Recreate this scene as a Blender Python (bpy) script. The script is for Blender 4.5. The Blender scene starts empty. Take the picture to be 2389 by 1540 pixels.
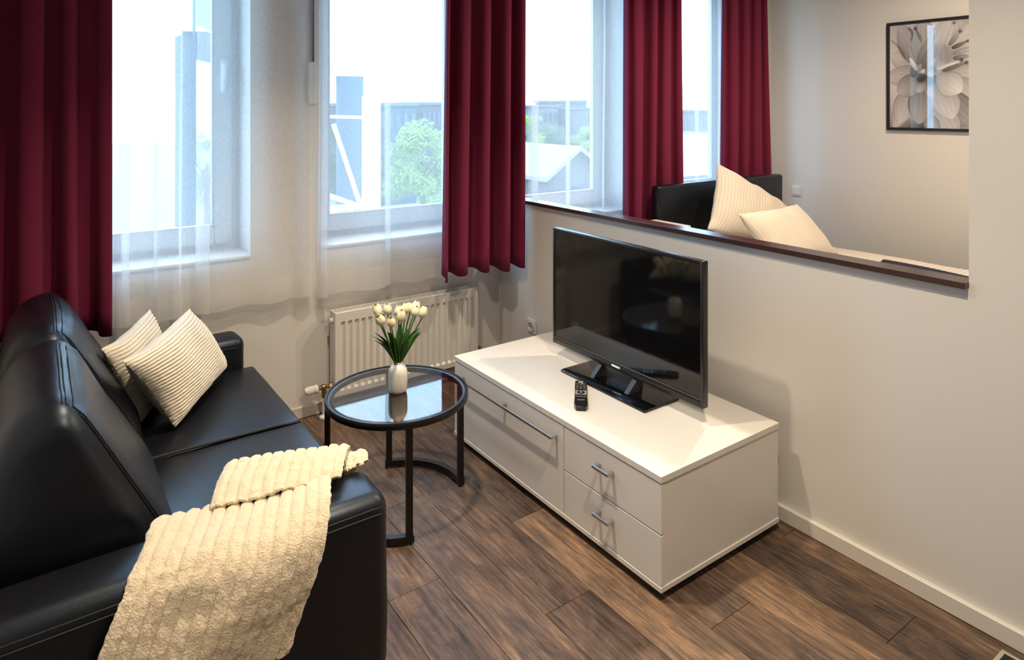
import bpy, bmesh, math, random
import numpy as np
from mathutils import Vector, Matrix, noise

random.seed(7)
SC = bpy.context.scene
COL = SC.collection

# ------------------------------------------------------------------ camera
CAM_H = 1.6
YAW = math.radians(35.468)
FPX = 1571.3
cam_d = bpy.data.cameras.new('camera')
cam_d.sensor_fit = 'HORIZONTAL'
cam_d.sensor_width = 36.0
cam_d.lens = 36.0 * FPX / 2389.0
cam_d.shift_x = 0.0
cam_d.shift_y = -(770.0 - 252.0) / 2389.0
cam_d.clip_start = 0.05
cam_d.clip_end = 500
cam = bpy.data.objects.new('camera', cam_d)
COL.objects.link(cam)
cam.location = (0, 0, CAM_H)
cam.rotation_euler = (math.pi / 2, 0, -YAW)
SC.camera = cam

# ------------------------------------------------------------------ world
world = bpy.data.worlds.new('sky')
SC.world = world
world.use_nodes = True
wn = world.node_tree.nodes
wl = world.node_tree.links
wn.clear()
w_out = wn.new('ShaderNodeOutputWorld')
w_bg = wn.new('ShaderNodeBackground')
w_bg.inputs['Strength'].default_value = 9.5
w_tc = wn.new('ShaderNodeTexCoord')
w_map = wn.new('ShaderNodeMapping')
w_map.inputs['Scale'].default_value = (1, 1, 2.6)
w_nz = wn.new('ShaderNodeTexNoise')
w_nz.inputs['Scale'].default_value = 2.4
w_nz.inputs['Detail'].default_value = 6
w_rp = wn.new('ShaderNodeValToRGB')
w_rp.color_ramp.elements[0].position = 0.38
w_rp.color_ramp.elements[0].color = (0.36, 0.62, 1.0, 1)
w_rp.color_ramp.elements[1].position = 0.62
w_rp.color_ramp.elements[1].color = (0.58, 0.80, 1.0, 1)
wl.new(w_tc.outputs['Generated'], w_map.inputs['Vector'])
wl.new(w_map.outputs['Vector'], w_nz.inputs['Vector'])
wl.new(w_nz.outputs['Fac'], w_rp.inputs['Fac'])
wl.new(w_rp.outputs['Color'], w_bg.inputs['Color'])
wl.new(w_bg.outputs['Background'], w_out.inputs['Surface'])

SC.view_settings.view_transform = 'Standard'
SC.view_settings.look = 'None'
SC.view_settings.exposure = -0.1
SC.view_settings.gamma = 1.0
SC.view_settings.use_curve_mapping = False
SC.cycles.use_denoising = True
SC.cycles.max_bounces = 5
SC.cycles.diffuse_bounces = 3
SC.cycles.glossy_bounces = 3
SC.cycles.transparent_max_bounces = 14
SC.cycles.use_adaptive_sampling = True
SC.cycles.use_light_tree = False
SC.cycles.adaptive_threshold = 0.08
SC.cycles.sample_clamp_indirect = 6.0
SC.cycles.caustics_reflective = False
SC.cycles.caustics_refractive = False

# room dimensions (metres; camera stands above the origin)
YW = 3.47        # inner face of the window wall
XP = 2.382       # living-room face of the partition
XB = 5.25        # bedroom far wall
XL = -0.30       # left wall
YB = -1.9        # wall behind the camera
ZC = 2.82        # ceiling
LAMPS = [(0.95, 2.10, 20.0, 105), (1.25, 0.80, 30.0, 122), (2.95, 2.05, 25.0, 150), (4.0, 1.6, 42.0, 180)]   # x, y, watts, beam spread
WARM = (1.0, 0.81, 0.59)


# ------------------------------------------------------------------ materials
MATS = {}


def mat(name, col=(0.8, 0.8, 0.8), rough=0.5, metal=0.0, spec=0.5, bump=None, sheen=0.0, var=None, coat=0.0):
    """principled material; bump=(scale, strength, detail), var=(scale, amount) mottles the colour a little"""
    if name in MATS:
        return MATS[name]
    m = bpy.data.materials.new(name)
    m.use_nodes = True
    nt = m.node_tree
    p = nt.nodes['Principled BSDF']
    p.inputs['Base Color'].default_value = (*col, 1)
    p.inputs['Roughness'].default_value = rough
    p.inputs['Metallic'].default_value = metal
    p.inputs['Specular IOR Level'].default_value = spec
    p.inputs['Sheen Weight'].default_value = sheen
    p.inputs['Coat Weight'].default_value = coat
    tc = nt.nodes.new('ShaderNodeTexCoord')
    if bump:
        nz = nt.nodes.new('ShaderNodeTexNoise')
        nz.inputs['Scale'].default_value = bump[0]
        nz.inputs['Detail'].default_value = bump[2] if len(bump) > 2 else 3
        b = nt.nodes.new('ShaderNodeBump')
        b.inputs['Strength'].default_value = bump[1]
        b.inputs['Distance'].default_value = 0.01
        nt.links.new(tc.outputs['Object'], nz.inputs['Vector'])
        nt.links.new(nz.outputs['Fac'], b.inputs['Height'])
        nt.links.new(b.outputs['Normal'], p.inputs['Normal'])
    if var:
        nz2 = nt.nodes.new('ShaderNodeTexNoise')
        nz2.inputs['Scale'].default_value = var[0]
        nz2.inputs['Detail'].default_value = 4
        rp = nt.nodes.new('ShaderNodeValToRGB')
        rp.color_ramp.elements[0].position = 0.3
        rp.color_ramp.elements[1].position = 0.7
        rp.color_ramp.elements[0].color = (*[max(0, c * (1 - var[1])) for c in col], 1)
        rp.color_ramp.elements[1].color = (*[min(1, c * (1 + var[1])) for c in col], 1)
        nt.links.new(tc.outputs['Object'], nz2.inputs['Vector'])
        nt.links.new(nz2.outputs['Fac'], rp.inputs['Fac'])
        nt.links.new(rp.outputs['Color'], p.inputs['Base Color'])
    MATS[name] = m
    return m


def glass_mat(name, tint=(1, 1, 1), refl=1.0, rough=0.0):
    m = bpy.data.materials.new(name)
    m.use_nodes = True
    nt = m.node_tree
    nt.nodes.clear()
    out = nt.nodes.new('ShaderNodeOutputMaterial')
    tr = nt.nodes.new('ShaderNodeBsdfTransparent')
    tr.inputs['Color'].default_value = (*tint, 1)
    gl = nt.nodes.new('ShaderNodeBsdfGlossy')
    gl.inputs['Roughness'].default_value = rough
    ge = nt.nodes.new('ShaderNodeNewGeometry')
    dt = nt.nodes.new('ShaderNodeVectorMath'); dt.operation = 'DOT_PRODUCT'
    nt.links.new(ge.outputs['Incoming'], dt.inputs[0]); nt.links.new(ge.outputs['Normal'], dt.inputs[1])
    ab = nt.nodes.new('ShaderNodeMath'); ab.operation = 'ABSOLUTE'
    nt.links.new(dt.outputs['Value'], ab.inputs[0])
    om = nt.nodes.new('ShaderNodeMath'); om.operation = 'SUBTRACT'; om.inputs[0].default_value = 1.0
    nt.links.new(ab.outputs[0], om.inputs[1])
    p5 = nt.nodes.new('ShaderNodeMath'); p5.operation = 'POWER'; p5.inputs[1].default_value = 5.0
    nt.links.new(om.outputs[0], p5.inputs[0])
    sl = nt.nodes.new('ShaderNodeMath'); sl.operation = 'MULTIPLY_ADD'; sl.inputs[1].default_value = 0.96; sl.inputs[2].default_value = 0.04
    nt.links.new(p5.outputs[0], sl.inputs[0])
    mu = nt.nodes.new('ShaderNodeMath')
    mu.operation = 'MULTIPLY'
    mu.use_clamp = True
    mu.inputs[1].default_value = refl
    mx = nt.nodes.new('ShaderNodeMixShader')
    nt.links.new(sl.outputs[0], mu.inputs[0])
    nt.links.new(mu.outputs[0], mx.inputs['Fac'])
    nt.links.new(tr.outputs[0], mx.inputs[1])
    nt.links.new(gl.outputs[0], mx.inputs[2])
    nt.links.new(mx.outputs[0], out.inputs['Surface'])
    MATS[name] = m
    return m


def sheer_mat(name, opacity, col=(0.93, 0.95, 0.97)):
    """thin woven voile: part open weave, part translucent thread"""
    m = bpy.data.materials.new(name)
    m.use_nodes = True
    nt = m.node_tree
    nt.nodes.clear()
    out = nt.nodes.new('ShaderNodeOutputMaterial')
    tr = nt.nodes.new('ShaderNodeBsdfTransparent')
    df = nt.nodes.new('ShaderNodeBsdfDiffuse')
    df.inputs['Color'].default_value = (*col, 1)
    tl = nt.nodes.new('ShaderNodeBsdfTranslucent')
    tl.inputs['Color'].default_value = (*col, 1)
    m1 = nt.nodes.new('ShaderNodeMixShader')
    m1.inputs['Fac'].default_value = 0.5
    m2 = nt.nodes.new('ShaderNodeMixShader')
    tc = nt.nodes.new('ShaderNodeTexCoord')
    mp = nt.nodes.new('ShaderNodeMapping')
    mp.inputs['Scale'].default_value = (420, 420, 60)
    nz = nt.nodes.new('ShaderNodeTexNoise')
    nz.inputs['Scale'].default_value = 1.0
    nz.inputs['Detail'].default_value = 2
    mr = nt.nodes.new('ShaderNodeMapRange')
    mr.inputs['From Min'].default_value = 0.3
    mr.inputs['From Max'].default_value = 0.7
    mr.inputs['To Min'].default_value = max(0, opacity - 0.04)
    mr.inputs['To Max'].default_value = min(1, opacity + 0.04)
    nt.links.new(tc.outputs['Object'], mp.inputs['Vector'])
    nt.links.new(mp.outputs['Vector'], nz.inputs['Vector'])
    nt.links.new(nz.outputs['Fac'], mr.inputs['Value'])
    nt.links.new(mr.outputs['Result'], m2.inputs['Fac'])
    nt.links.new(df.outputs[0], m1.inputs[1])
    nt.links.new(tl.outputs[0], m1.inputs[2])
    nt.links.new(tr.outputs[0], m2.inputs[1])
    nt.links.new(m1.outputs[0], m2.inputs[2])
    nt.links.new(m2.outputs[0], out.inputs['Surface'])
    MATS[name] = m
    return m


def plank_mat():
    m = bpy.data.materials.new('vinyl_wood_plank')
    m.use_nodes = True
    nt = m.node_tree
    L = nt.links.new
    p = nt.nodes['Principled BSDF']
    tc = nt.nodes.new('ShaderNodeTexCoord')
    oi = nt.nodes.new('ShaderNodeObjectInfo')
    cx = nt.nodes.new('ShaderNodeCombineXYZ')
    mlt = nt.nodes.new('ShaderNodeMath'); mlt.operation = 'MULTIPLY'; mlt.inputs[1].default_value = 37.0
    L(oi.outputs['Random'], mlt.inputs[0])
    L(mlt.outputs[0], cx.inputs['X']); L(mlt.outputs[0], cx.inputs['Y']); L(mlt.outputs[0], cx.inputs['Z'])
    add = nt.nodes.new('ShaderNodeVectorMath'); add.operation = 'ADD'
    L(tc.outputs['Object'], add.inputs[0]); L(cx.outputs[0], add.inputs[1])

    def nz(scale, sx, sy, det=5, dist=0.0, rough=0.55):
        mp = nt.nodes.new('ShaderNodeMapping')
        mp.inputs['Scale'].default_value = (sx, sy, 1)
        n = nt.nodes.new('ShaderNodeTexNoise')
        n.inputs['Scale'].default_value = scale
        n.inputs['Detail'].default_value = det
        n.inputs['Roughness'].default_value = rough
        n.inputs['Distortion'].default_value = dist
        L(add.outputs[0], mp.inputs['Vector']); L(mp.outputs['Vector'], n.inputs['Vector'])
        return n
    big = nz(5.5, 2.0, 0.75, 9, 0.7, 0.74)
    grain = nz(9.0, 9.0, 0.55, 5, 0.12, 0.62)
    fine = nz(24.0, 5.0, 0.28, 3, 0.0)
    rp = nt.nodes.new('ShaderNodeValToRGB')
    e = rp.color_ramp.elements
    e[0].position = 0.34; e[0].color = (0.032, 0.024, 0.021, 1)
    e[1].position = 0.69; e[1].color = (0.33, 0.205, 0.120, 1)
    k = rp.color_ramp.elements.new(0.46); k.color = (0.100, 0.066, 0.050, 1)
    k = rp.color_ramp.elements.new(0.57); k.color = (0.170, 0.112, 0.078, 1)
    mixf = nt.nodes.new('ShaderNodeMix'); mixf.data_type = 'FLOAT'; mixf.inputs[0].default_value = 0.34
    L(big.outputs['Fac'], mixf.inputs[2]); L(grain.outputs['Fac'], mixf.inputs[3])
    tone = nt.nodes.new('ShaderNodeSeparateColor')
    L(oi.outputs['Color'], tone.inputs[0])
    sub = nt.nodes.new('ShaderNodeMath'); sub.operation = 'SUBTRACT'; sub.inputs[1].default_value = 0.5
    L(tone.outputs[0], sub.inputs[0])
    ad = nt.nodes.new('ShaderNodeMath'); ad.operation = 'ADD'
    L(mixf.outputs[0], ad.inputs[0]); L(sub.outputs[0], ad.inputs[1])
    L(ad.outputs[0], rp.inputs['Fac'])
    mixc = nt.nodes.new('ShaderNodeMix'); mixc.data_type = 'RGBA'; mixc.blend_type = 'MULTIPLY'
    mixc.inputs[0].default_value = 0.55
    rp2 = nt.nodes.new('ShaderNodeValToRGB')
    rp2.color_ramp.elements[0].position = 0.36; rp2.color_ramp.elements[0].color = (0.35, 0.33, 0.33, 1)
    rp2.color_ramp.elements[1].position = 0.60; rp2.color_ramp.elements[1].color = (1.25, 1.2, 1.15, 1)
    L(fine.outputs['Fac'], rp2.inputs['Fac'])
    L(rp.outputs['Color'], mixc.inputs[6]); L(rp2.outputs['Color'], mixc.inputs[7])
    L(mixc.outputs[2], p.inputs['Base Color'])
    p.inputs['Roughness'].default_value = 0.42
    p.inputs['Specular IOR Level'].default_value = 0.4
    b = nt.nodes.new('ShaderNodeBump'); b.inputs['Strength'].default_value = 0.18; b.inputs['Distance'].default_value = 0.004
    L(fine.outputs['Fac'], b.inputs['Height']); L(b.outputs['Normal'], p.inputs['Normal'])
    MATS['plank'] = m
    return m


def stripe_mat(name, col, col2, axis, period, rough=0.8):
    """woven satin stripe, along one object axis"""
    m = bpy.data.materials.new(name)
    m.use_nodes = True
    nt = m.node_tree
    L = nt.links.new
    p = nt.nodes['Principled BSDF']
    p.inputs['Roughness'].default_value = rough
    p.inputs['Sheen Weight'].default_value = 0.2
    uv = nt.nodes.new('ShaderNodeUVMap')
    sp = nt.nodes.new('ShaderNodeSeparateXYZ')
    L(uv.outputs[0], sp.inputs[0])
    mu = nt.nodes.new('ShaderNodeMath'); mu.operation = 'MULTIPLY'; mu.inputs[1].default_value = 1.0 / period
    L(sp.outputs[axis], mu.inputs[0])
    fr = nt.nodes.new('ShaderNodeMath'); fr.operation = 'FRACT'
    L(mu.outputs[0], fr.inputs[0])
    gt = nt.nodes.new('ShaderNodeMath'); gt.operation = 'GREATER_THAN'; gt.inputs[1].default_value = 0.72
    L(fr.outputs[0], gt.inputs[0])
    mx = nt.nodes.new('ShaderNodeMix'); mx.data_type = 'RGBA'
    mx.inputs[6].default_value = (*col, 1); mx.inputs[7].default_value = (*col2, 1)
    L(gt.outputs[0], mx.inputs[0])
    L(mx.outputs[2], p.inputs['Base Color'])
    b = nt.nodes.new('ShaderNodeBump'); b.inputs['Strength'].default_value = 0.25; b.inputs['Distance'].default_value = 0.004
    b.invert = True
    L(gt.outputs[0], b.inputs['Height']); L(b.outputs['Normal'], p.inputs['Normal'])
    MATS[name] = m
    return m


def attr_mat(name, attr, rough=0.4, coat=0.0):
    m = bpy.data.materials.new(name)
    m.use_nodes = True
    nt = m.node_tree
    p = nt.nodes['Principled BSDF']
    a = nt.nodes.new('ShaderNodeAttribute')
    a.attribute_name = attr
    nt.links.new(a.outputs['Color'], p.inputs['Base Color'])
    p.inputs['Roughness'].default_value = rough
    p.inputs['Coat Weight'].default_value = coat
    p.inputs['Coat Roughness'].default_value = 0.02
    MATS[name] = m
    return m


def emit_mat(name, col, strength):
    m = bpy.data.materials.new(name)
    m.use_nodes = True
    p = m.node_tree.nodes['Principled BSDF']
    p.inputs['Base Color'].default_value = (0.9, 0.9, 0.9, 1)
    p.inputs['Emission Color'].default_value = (*col, 1)
    p.inputs['Emission Strength'].default_value = strength
    m.cycles.emission_sampling = 'NONE'
    MATS[name] = m
    return m


WALL = mat('wall_paint', (0.74, 0.72, 0.69), 0.75)
CEIL = mat('ceiling_paint', (0.80, 0.79, 0.77), 0.85)
WHITE_LACQ = mat('white_lacquer', (0.80, 0.775, 0.73), 0.32, var=(3, 0.03))
WHITE_PVC = mat('white_pvc', (0.78, 0.78, 0.77), 0.3)
FRAME_PVC = mat('frame_pvc', (0.56, 0.57, 0.57), 0.35)  # white frames coloured greyer for their backlit shade, so the handle stands out
TRIM = mat('painted_baseboard', (0.74, 0.71, 0.66), 0.4)
BLACK_LEATHER = mat('black_leather', (0.005, 0.005, 0.007), 0.37, bump=(380, 0.05, 2), spec=0.58)
BLACK_LEATHER.node_tree.nodes['Principled BSDF'].inputs['Specular Tint'].default_value = (0.66, 0.80, 1.0, 1)  # blue of the window daylight tinted into the leather highlights
BLACK_THREAD = mat('black_thread', (0.006, 0.006, 0.008), 0.6)
BLACK_METAL = mat('black_powder_coat', (0.004, 0.004, 0.006), 0.34)
BLACK_PLAST = mat('black_plastic', (0.010, 0.010, 0.011), 0.28)
GLOSS_BLACK = mat('gloss_black_glass', (0.003, 0.003, 0.004), 0.05, spec=0.6)
SCREEN = mat('tv_screen_glass', (0.004, 0.004, 0.005), 0.06, spec=0.5)
DARK_LEDGE = mat('dark_brown_laminate', (0.050, 0.026, 0.024), 0.22, spec=0.6)
ALU = mat('brushed_aluminium', (0.62, 0.62, 0.63), 0.3, metal=1.0)
CHROME = mat('chrome', (0.75, 0.75, 0.77), 0.12, metal=1.0)
BRASS = mat('nickel_brass', (0.36, 0.27, 0.15), 0.35, metal=1.0)
RAD = mat('radiator_enamel', (0.76, 0.74, 0.70), 0.35)
RADIN = mat('radiator_inside', (0.10, 0.10, 0.10), 0.8)
RED = mat('wine_red_curtain', (0.168, 0.0055, 0.042), 0.9, sheen=0.03)
CREAM_CORD = mat('cream_corduroy', (0.80, 0.73, 0.60), 0.9, sheen=0.4, bump=(420, 0.35, 3))
CREAM_FLEECE = mat('cream_fleece', (0.76, 0.65, 0.475), 0.95, sheen=0.5, bump=(210, 0.6, 5))
CERAMIC = mat('white_ceramic', (0.80, 0.78, 0.73), 0.22, var=(40, 0.03))
PETAL = mat('ivory_petal', (0.88, 0.83, 0.58), 0.55, var=(45, 0.10))
LEAF = mat('tulip_leaf', (0.030, 0.105, 0.018), 0.42, var=(30, 0.35))
STEM = mat('tulip_stem', (0.045, 0.13, 0.022), 0.5)
SOCKET = mat('socket_white', (0.80, 0.78, 0.74), 0.3)
HOLE = mat('dark_hole', (0.02, 0.02, 0.02), 0.7)
GLASS = glass_mat('window_glass', (0.97, 0.99, 0.985), 0.6)
TABLE_GLASS = glass_mat('smoked_table_glass', (0.93, 0.93, 0.93), 1.2)
PIC_GLASS = glass_mat('picture_glass', (1, 1, 1), 1.4, 0.01)
SHEER = sheer_mat('white_voile', 0.34)
SHEER_HEM = sheer_mat('white_voile_hem', 0.58, (0.90, 0.89, 0.86))
PLANK = plank_mat()
SUBFLOOR = mat('subfloor', (0.05, 0.035, 0.028), 0.8)
BED_LINEN = stripe_mat('striped_linen', (0.80, 0.72, 0.61), (0.68, 0.60, 0.50), 0, 0.026)
BED_LINEN2 = stripe_mat('striped_linen_upright', (0.80, 0.72, 0.61), (0.68, 0.60, 0.50), 1, 0.026)
DUVET = stripe_mat('striped_duvet', (0.80, 0.73, 0.66), (0.64, 0.57, 0.51), 1, 0.034)
NAVY = mat('dark_navy_fabric', (0.012, 0.016, 0.035), 0.8)
MATM = mat('charcoal_mat', (0.018, 0.019, 0.022), 0.95, bump=(500, 0.5, 2))
MATB = mat('mat_binding', (0.42, 0.40, 0.33), 0.8)
LAMPGLOW = emit_mat('lamp_lens', WARM, 6.0)


# ------------------------------------------------------------------ helpers
def mkobj(name, verts, faces, m, parent=None, smooth=True, origin=None, sharp=40):
    """link ONE mesh object; verts are world coordinates"""
    off = Vector((0, 0, 0))
    if parent is not None:
        q = parent
        while q is not None:
            off += q.location
            q = q.parent
    elif origin is not None:
        off = Vector(origin)
    me = bpy.data.meshes.new(name)
    me.from_pydata([(v[0] - off[0], v[1] - off[1], v[2] - off[2]) for v in verts], [], faces)
    me.update()
    if m is not None:
        me.materials.append(m)
    o = bpy.data.objects.new(name, me)
    COL.objects.link(o)
    if parent is not None:
        o.parent = parent
    elif origin is not None:
        o.location = origin
    if smooth:
        me.polygons.foreach_set('use_smooth', [True] * len(me.polygons))
        try:
            me.set_sharp_from_angle(angle=math.radians(sharp))
        except Exception:
            pass
    return o


def tag(o, label, cat=None, group=None):
    o['label'] = label
    if cat:
        o['category'] = cat
    if group:
        o['group'] = group
    return o


def thing(name, label, cat, loc, group=None):
    o = bpy.data.objects.new(name, None)
    o.empty_display_size = 0.1
    COL.objects.link(o)
    o.location = loc
    return tag(o, label, cat, group)


def struct(o):
    o['kind'] = 'structure'
    return o


class MB:
    def __init__(self):
        self.v = []
        self.f = []

    def add(self, verts, faces):
        n = len(self.v)
        self.v += [tuple(a) for a in verts]
        self.f += [tuple(i + n for i in fc) for fc in faces]
        return self

    def box(self, x0, x1, y0, y1, z0, z1, bevel=0.0, seg=2):
        if bevel <= 0:
            vs = [(x0, y0, z0), (x1, y0, z0), (x1, y1, z0), (x0, y1, z0), (x0, y0, z1), (x1, y0, z1), (x1, y1, z1), (x0, y1, z1)]
            fs = [(0, 3, 2, 1), (4, 5, 6, 7), (0, 1, 5, 4), (1, 2, 6, 5), (2, 3, 7, 6), (3, 0, 4, 7)]
            return self.add(vs, fs)
        bm = bmesh.new()
        bmesh.ops.create_cube(bm, size=1)
        for v in bm.verts:
            v.co = Vector(((x0 + x1) / 2 + v.co.x * (x1 - x0), (y0 + y1) / 2 + v.co.y * (y1 - y0), (z0 + z1) / 2 + v.co.z * (z1 - z0)))
        bmesh.ops.bevel(bm, geom=bm.edges[:], offset=bevel, segments=seg, profile=0.5, affect='EDGES')
        return self.addbm(bm)

    def addbm(self, bm):
        bm.verts.index_update()
        self.add([v.co[:] for v in bm.verts], [tuple(v.index for v in f.verts) for f in bm.faces])
        bm.free()
        return self

    def tube(self, pts, r, n=10, cap=True, up=None, flat=None):
        """round tube (or, with flat=(a,b), rectangular bar) along a polyline"""
        pts = [Vector(p) for p in pts]
        rr = r if isinstance(r, (list, tuple)) else [r] * len(pts)
        rings = []
        ref = Vector(up) if up else None
        prev = None
        for i, p in enumerate(pts):
            t = (pts[min(i + 1, len(pts) - 1)] - pts[max(i - 1, 0)]).normalized()
            if ref is not None:
                a = (ref - t * ref.dot(t)).normalized()
            elif prev is None:
                a = t.orthogonal().normalized()
            else:
                a = (prev - t * prev.dot(t)).normalized()
            prev = a
            b = t.cross(a)
            if flat:
                fa, fb = flat
                rings.append([p + a * fa + b * fb, p - a * fa + b * fb, p - a * fa - b * fb, p + a * fa - b * fb])
            else:
                rings.append([p + (a * math.cos(2 * math.pi * k / n) + b * math.sin(2 * math.pi * k / n)) * rr[i] for k in range(n)])
        m = len(rings[0])
        vs = [v for r_ in rings for v in r_]
        fs = []
        for i in range(len(rings) - 1):
            for k in range(m):
                fs.append((i * m + k, i * m + (k + 1) % m, (i + 1) * m + (k + 1) % m, (i + 1) * m + k))
        if cap:
            fs.append(tuple(reversed(range(m))))
            fs.append(tuple((len(rings) - 1) * m + k for k in range(m)))
        return self.add(vs, fs)

    def lathe(self, prof, c, n=32, axis='z', caps=True):
        vs, fs = [], []
        for (r, h) in prof:
            for k in range(n):
                a = 2 * math.pi * k / n
                if axis == 'z':
                    vs.append((c[0] + r * math.cos(a), c[1] + r * math.sin(a), c[2] + h))
                elif axis == 'x':
                    vs.append((c[0] + h, c[1] + r * math.cos(a), c[2] + r * math.sin(a)))
                else:
                    vs.append((c[0] + r * math.sin(a), c[1] + h, c[2] + r * math.cos(a)))
        for i in range(len(prof) - 1):
            for k in range(n):
                fs.append((i * n + k, i * n + (k + 1) % n, (i + 1) * n + (k + 1) % n, (i + 1) * n + k))
        if caps:
            fs.append(tuple(reversed(range(n))))
            fs.append(tuple((len(prof) - 1) * n + k for k in range(n)))
        return self.add(vs, fs)

    def grid(self, fn, nu, nv, wrap=False):
        vs = [fn(i / nu, j / nv) for j in range(nv + 1) for i in range(nu + (0 if wrap else 1))]
        w = nu if wrap else nu + 1
        fs = []
        for j in range(nv):
            for i in range(nu):
                a = j * w + i
                b = j * w + (i + 1) % w
                fs.append((a, b, b + w, a + w))
        return self.add(vs, fs)

    def prism(self, poly, y0, y1, plane='xz'):
        n = len(poly)
        vs = []
        for y in (y0, y1):
            for (a, b) in poly:
                vs.append((a, y, b) if plane == 'xz' else ((y, a, b) if plane == 'yz' else (a, b, y)))
        fs = [tuple(range(n)), tuple(reversed(range(n, 2 * n)))]
        for i in range(n):
            j = (i + 1) % n
            fs.append((i, i + n, j + n, j))
        return self.add(vs, fs)

    def build(self, name, m, parent=None, smooth=True, origin=None, sharp=24):
        o = mkobj(name, self.v, self.f, m, parent, smooth, origin, sharp)
        bm = bmesh.new()
        bm.from_mesh(o.data)
        bmesh.ops.recalc_face_normals(bm, faces=bm.faces[:])
        bm.to_mesh(o.data)
        bm.free()
        return o


def bx(name, x0, x1, y0, y1, z0, z1, m, parent=None, bevel=0.0, seg=2, origin=None):
    return MB().box(x0, x1, y0, y1, z0, z1, bevel, seg).build(name, m, parent, smooth=bevel > 0.004, origin=origin)


FW = (math.sin(YAW), math.cos(YAW))
RT = (math.cos(YAW), -math.sin(YAW))


def PY(px, py, Y):
    """point of the world on the plane y=Y that stands behind photo pixel (px,py)"""
    dx = (px - 1194.5) / FPX
    X = FW[0] + dx * RT[0]
    Yd = FW[1] + dx * RT[1]
    k = Y / Yd
    return Vector((X * k, Y, CAM_H + (252 - py) / FPX * k))


def PZ(px, py, z):
    dx = (px - 1194.5) / FPX
    k = (CAM_H - z) * FPX / (py - 252)
    return Vector(((FW[0] + dx * RT[0]) * k, (FW[1] + dx * RT[1]) * k, z))


def rnd(a, b):
    return random.uniform(a, b)


# ------------------------------------------------------------------ the setting
WINS = [(-0.12, 0.88), (1.24, 2.24), (2.52, 3.50), (3.88, 4.86)]   # window openings along x
WZ0, WZ1 = 0.86, 2.74
YO = 3.82        # outer face of the window wall
YF = 3.70        # inner face of window frames

floor = struct(bx('floor', XL - 0.1, XB + 0.1, YB - 0.1, YO, -0.12, -0.010, SUBFLOOR))
# vinyl planks of the living room, each its own piece
PW, PLN = 0.19, 1.28
row = 0
x = 1.51 - PW * 10
light_rows = {10: 0.60, 12: 0.56, 8: 0.52, 9: 0.48, 11: 0.47, 13: 0.47}
offs = {10: 2.12}
planks = 0
while x < XP - 0.001:
    x0, x1 = max(x, XL), min(x + PW, XP)
    if x1 - x0 > 0.01:
        off = offs.get(row, (row * 0.47) % PLN)
        y = off - PLN * 5
        k = 0
        while y < YW:
            y0, y1 = max(y, YB), min(y + PLN, YW)
            if y1 - y0 > 0.02:
                g = 0.0007
                cxp, cyp = (x0 + x1) / 2, (y0 + y1) / 2
                o = MB().box(x0 + g, x1 - g, y0 + g, y1 - g, -0.010, 0.0, 0.0009, 1).build('plank', PLANK, floor, smooth=False)
                # move the mesh so that each plank has its own origin
                o.data.transform(Matrix.Translation((-cxp, -cyp, 0)))
                o.location = (cxp, cyp, 0)
                t = light_rows.get(row, 0.5) + rnd(-0.035, 0.035)
                if row == 10 and y >= 2.1:
                    t = 0.44
                if row == 10 and 0.8 < y < 2.0:
                    t = 0.60
                if row == 9 and y1 > 1.2:
                    t = 0.47
                o.color = (t, t, t, 1)
                planks += 1
            y += PLN
            k += 1
    x += PW
    row += 1

struct(bx('ceiling', XL - 0.1, XB + 0.1, YB - 0.1, YO, ZC, ZC + 0.12, CEIL))

# window wall with four openings
wb = MB()
xs = [XL - 0.1] + [c for w in WINS for c in w] + [XB + 0.1]
wb.box(XL - 0.1, XB + 0.1, YW, YO, -0.12, WZ0)
wb.box(XL - 0.1, XB + 0.1, YW, YO, WZ1, ZC)
for i in range(0, len(xs), 2):
    wb.box(xs[i], xs[i + 1], YW, YO, WZ0, WZ1)
struct(wb.build('wall_back', WALL, smooth=False))
struct(bx('wall_left', XL - 0.1, XL, YB, YW, 0, ZC, WALL))
struct(bx('wall_front', XL - 0.1, XB + 0.1, YB - 0.1, YB, 0, ZC, WALL))
struct(bx('wall_right', XB, XB + 0.1, YB, YW, 0, ZC, WALL))
# partition: half-height wall, full height near the camera
LEDGE_Z = 1.036
YE = 0.885
pw = MB()
pw.box(XP, XP + 0.045, YE, YW, 0, LEDGE_Z)
pw.box(XP, XP + 0.045, YB, YE, 0, ZC)
struct(pw.build('wall_partition', WALL, smooth=False))
ld = bx('trim_1', XP - 0.024, XP + 0.062, YE + 0.001, YW - 0.002, LEDGE_Z, LEDGE_Z + 0.020, DARK_LEDGE, bevel=0.0012)
struct(ld)
ld['label'] = 'dark brown glossy board capping the half-height partition wall'

# baseboards
def baseboard(name, pts, closed=False):
    mb = MB()
    for (x0, x1, y0, y1) in pts:
        mb.box(x0, x1, y0, y1, 0, 0.058, 0.003, 1)
    return struct(mb.build(name, TRIM))
baseboard('baseboard_right', [(XP - 0.020, XP, YB, YW - 0.016)])
baseboard('baseboard_back', [(XL, XP - 0.021, YW - 0.015, YW)])
baseboard('baseboard_left', [(XL, XL + 0.015, YB, YW - 0.016)])

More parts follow.
